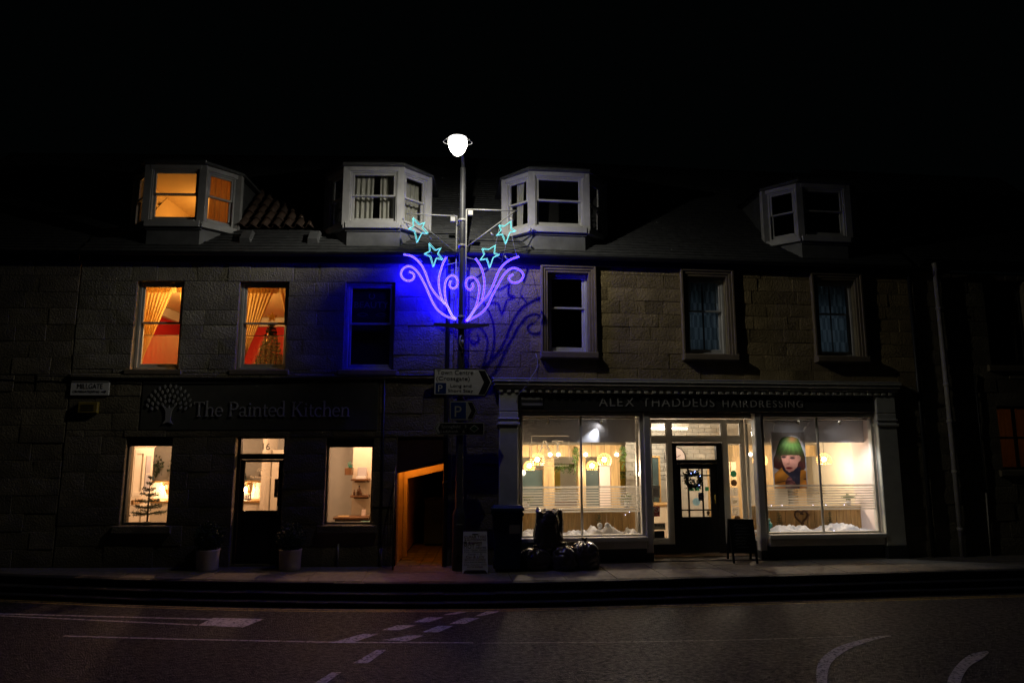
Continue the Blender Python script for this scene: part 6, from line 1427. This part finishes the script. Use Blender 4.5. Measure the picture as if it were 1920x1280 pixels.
# wheelie bin
t = thing('wheelie_bin', 'dark blue wheelie bin with a pale label beside the rubbish sacks', 'bin', (1.23, -.50, 0), R(-3))
m = MB(); b0 = [(-.20,-.20),(.20,-.20),(.20,.20),(-.20,.20)]; b1 = [(-.245,-.27),(.245,-.27),(.245,.27),(-.245,.27)]
vs = [(x, y, .05) for x, y in b0]+[(x, y, .90) for x, y in b1]+[(x*1.06, y*1.06, .90) for x, y in b1]+[(x*1.06, y*1.06, .95) for x, y in b1]
m.add(vs, [(3,2,1,0)]+[(i,(i+1) % 4,4+(i+1) % 4,4+i) for i in range(4)]+[(4+i,4+(i+1) % 4,8+(i+1) % 4,8+i) for i in range(4)]+[(8+i,8+(i+1) % 4,12+(i+1) % 4,12+i) for i in range(4)]); m.build('body', 'bin_blue', t)
m = MB(); m.M = Matrix.Translation((0,.24,.965)) @ Matrix.Rotation(R(-3), 4, 'X'); q = [(-.265,-.55),(.265,-.55),(.27,.03),(-.27,.03)]; q2 = [(-.22,-.48),(.22,-.48),(.22,.0),(-.22,.0)]
vs = [(x,y,-.01) for x,y in q]+[(x,y,.03) for x,y in q]+[(x,y,.075) for x,y in q2]; m.add(vs, [(3,2,1,0)]+[(i,(i+1) % 4,4+(i+1) % 4,4+i) for i in range(4)]+[(4+i,4+(i+1) % 4,8+(i+1) % 4,8+i) for i in range(4)]+[(8,9,10,11)]); m.build('lid', 'bin_blue', t)
MB().tube([(-.2,.33,.93),(.2,.33,.93)], .016, 8).build('handle', 'bin_blue', t)
for sx in (-.2, .2):
    m = MB(); m.M = Matrix.Translation((sx,.20,.10)) @ Matrix.Rotation(R(90), 4, 'Y'); m.lathe([(0,-.025),(.07,-.025),(.10,-.022),(.10,.022),(.07,.025),(0,.025)], 18); m.build('wheel', 'rubber', t)
m = MB(); m.M = Matrix.Rotation(R(-4.7), 4, 'X') if False else None; MB().add([(.02,-.268,.62),(.20,-.268,.62),(.20,-.278,.76),(.02,-.278,.76)], [(0,1,2,3)]).build('label_plate', 'letter_dim', t)
# rubbish sacks
def sack(label, x, y, z, sx, sy, h, seed, tied=True):
    """plastic sack: rings of folds; tied sacks gather to a knotted neck, open ones end in a draped rim with two ears"""
    NA, vs, fs = 96, [], []
    fol = lambda an, k: math.sin(an*5+seed+2.2*mnoise.noise(Vector((math.cos(an)*1.5, math.sin(an)*1.5, k*1.3+seed))))
    rings = []
    if tied: prof = [(0, .0), (.80, .0), (.95, .05), (1.03, .18), (1.05, .36), (1.0, .54), (.90, .70), (.74, .83), (.55, .90), (.34, .93), (.20, .96), (.13, 1.02), (.20, 1.08), (.05, 1.06), (0, 1.05)]
    else: prof = [(0, .0), (.86, .0), (.97, .04), (1.0, .16), (1.03, .34), (1.0, .52), (1.02, .68), (.97, .82), (.95, .92), (.90, .98), (.80, .99), (.62, .95), (.40, .97), (.2, .94), (0, .94)]
    P = catmull(prof, 4)
    for k, (r_, zz) in enumerate(P):
        for i in range(NA):
            an = 2*math.pi*i/NA; c_, s_ = math.cos(an), math.sin(an)
            sq = (1/(abs(c_)**3.2+abs(s_)**3.2)**(1/3.2)) if not tied else (1/(abs(c_)**2.4+abs(s_)**2.4)**(1/2.4))
            big = mnoise.noise(Vector((c_*1.2+seed, s_*1.2, zz*2.0)))*.14
            amp = (.015+.10*zz**2) if not tied else (.02+.14*max(0, zz-.35))
            crease = -(1-abs(mnoise.noise(Vector((c_*2.1+seed*2, s_*2.1, zz*3.1+seed)))))**10*.10
            k_ = r_*sq*(1+big+amp*fol(an, zz)+crease)
            dz = 0
            if zz > .8:
                dz = .05*fol(an*1.3, 3)*min(1, r_*1.4)*(.5 if tied else 1)
                if not tied and r_ > .5: dz += .12*math.exp(-((an-math.pi*1.06)/.28)**2)*min(1, (r_-.5)*3)+.03*math.exp(-((min(an, 2*math.pi-an))/.22)**2)*min(1, (r_-.5)*3)
            vs.append((c_*k_*sx, s_*k_*sy, max(.0, (zz+dz)*h)))
    n = len(P)
    fs = [(j*NA+i, j*NA+(i+1) % NA, (j+1)*NA+(i+1) % NA, (j+1)*NA+i) for j in range(n-1) for i in range(NA)]
    t = thing('rubbish_sack', label, 'rubbish sack', (x, y, z), 0, 'rubbish sacks beside the wheelie bin')
    MB().add(vs, fs, True).build('sack', 'bag_black', t)
    if tied: MB().lathe([(.15*sx, 1.0*h), (.17*sx, 1.02*h), (.15*sx, 1.04*h)], 14).build('tie', 'bag_black', t)
sack('upright black rubbish sack with two ears standing on the others', 1.96, -.34, .36, .24, .21, .58, 3, tied=False)
sack('low dark rubbish sack wedged against the wheelie bin', 1.72, -.44, 0, .27, .25, .36, 5)
sack('middle dark rubbish sack with shiny crumpled top', 2.20, -.50, 0, .24, .24, .40, 8)
sack('outer dark rubbish sack nearest the shop entrance', 2.55, -.46, 0, .25, .24, .46, 11)
# chalkboard
t = thing('chalkboard', 'black chalkboard A-frame leaning open beside the hairdresser door', 'sign board', (5.48, -.13, 0), R(-8))
for sg, nm in ((-1, 'front_frame'), (1, 'rear_frame')):
    M = Matrix.Translation((0, sg*.02, .74)) @ Matrix.Rotation(R(sg*13), 4, 'X') @ Matrix.Translation((0, 0, -.74)); m = MB(); m.M = M
    for q in ((-.22,-.185,-.02,.74),(.185,.22,-.02,.74),(-.185,.185,.70,.74),(-.185,.185,.15,.19)): m.box(q[0], q[1], -.012, .012, q[2], q[3])
    fo = m.build(nm, 'black_paint', t)
    b = MB(); b.M = M; b.box(-.186, .186, -.005, .005, .189, .70); b.build('slate_panel', 'black_paint', fo)
    if sg < 0:
        b = MB(); b.M = M; rr = random.Random(4)
        for k in range(8):
            pts_ = []; x0 = -.14+rr.uniform(0, .04); z0 = .64-k*.055
            for q in range(int(rr.uniform(14, 26))): pts_.append((x0+q*.011, -.0065, z0+rr.uniform(-.009, .009)))
            b.tube(pts_, .002, 4)
        b.build('chalk_writing', 'chalk', fo)
t = lthing('wheelie_bin', 'dark bin standing inside the unlit end of the alley', 'bin', -.42, 2.6, .005)
MB().box(-.22, .22, -.25, .25, .04, .92).build('body', 'bin_blue', t); MB().cbox(-.25, .25, -.29, .27, .925, .98, .02).build('lid', 'bin_blue', t)
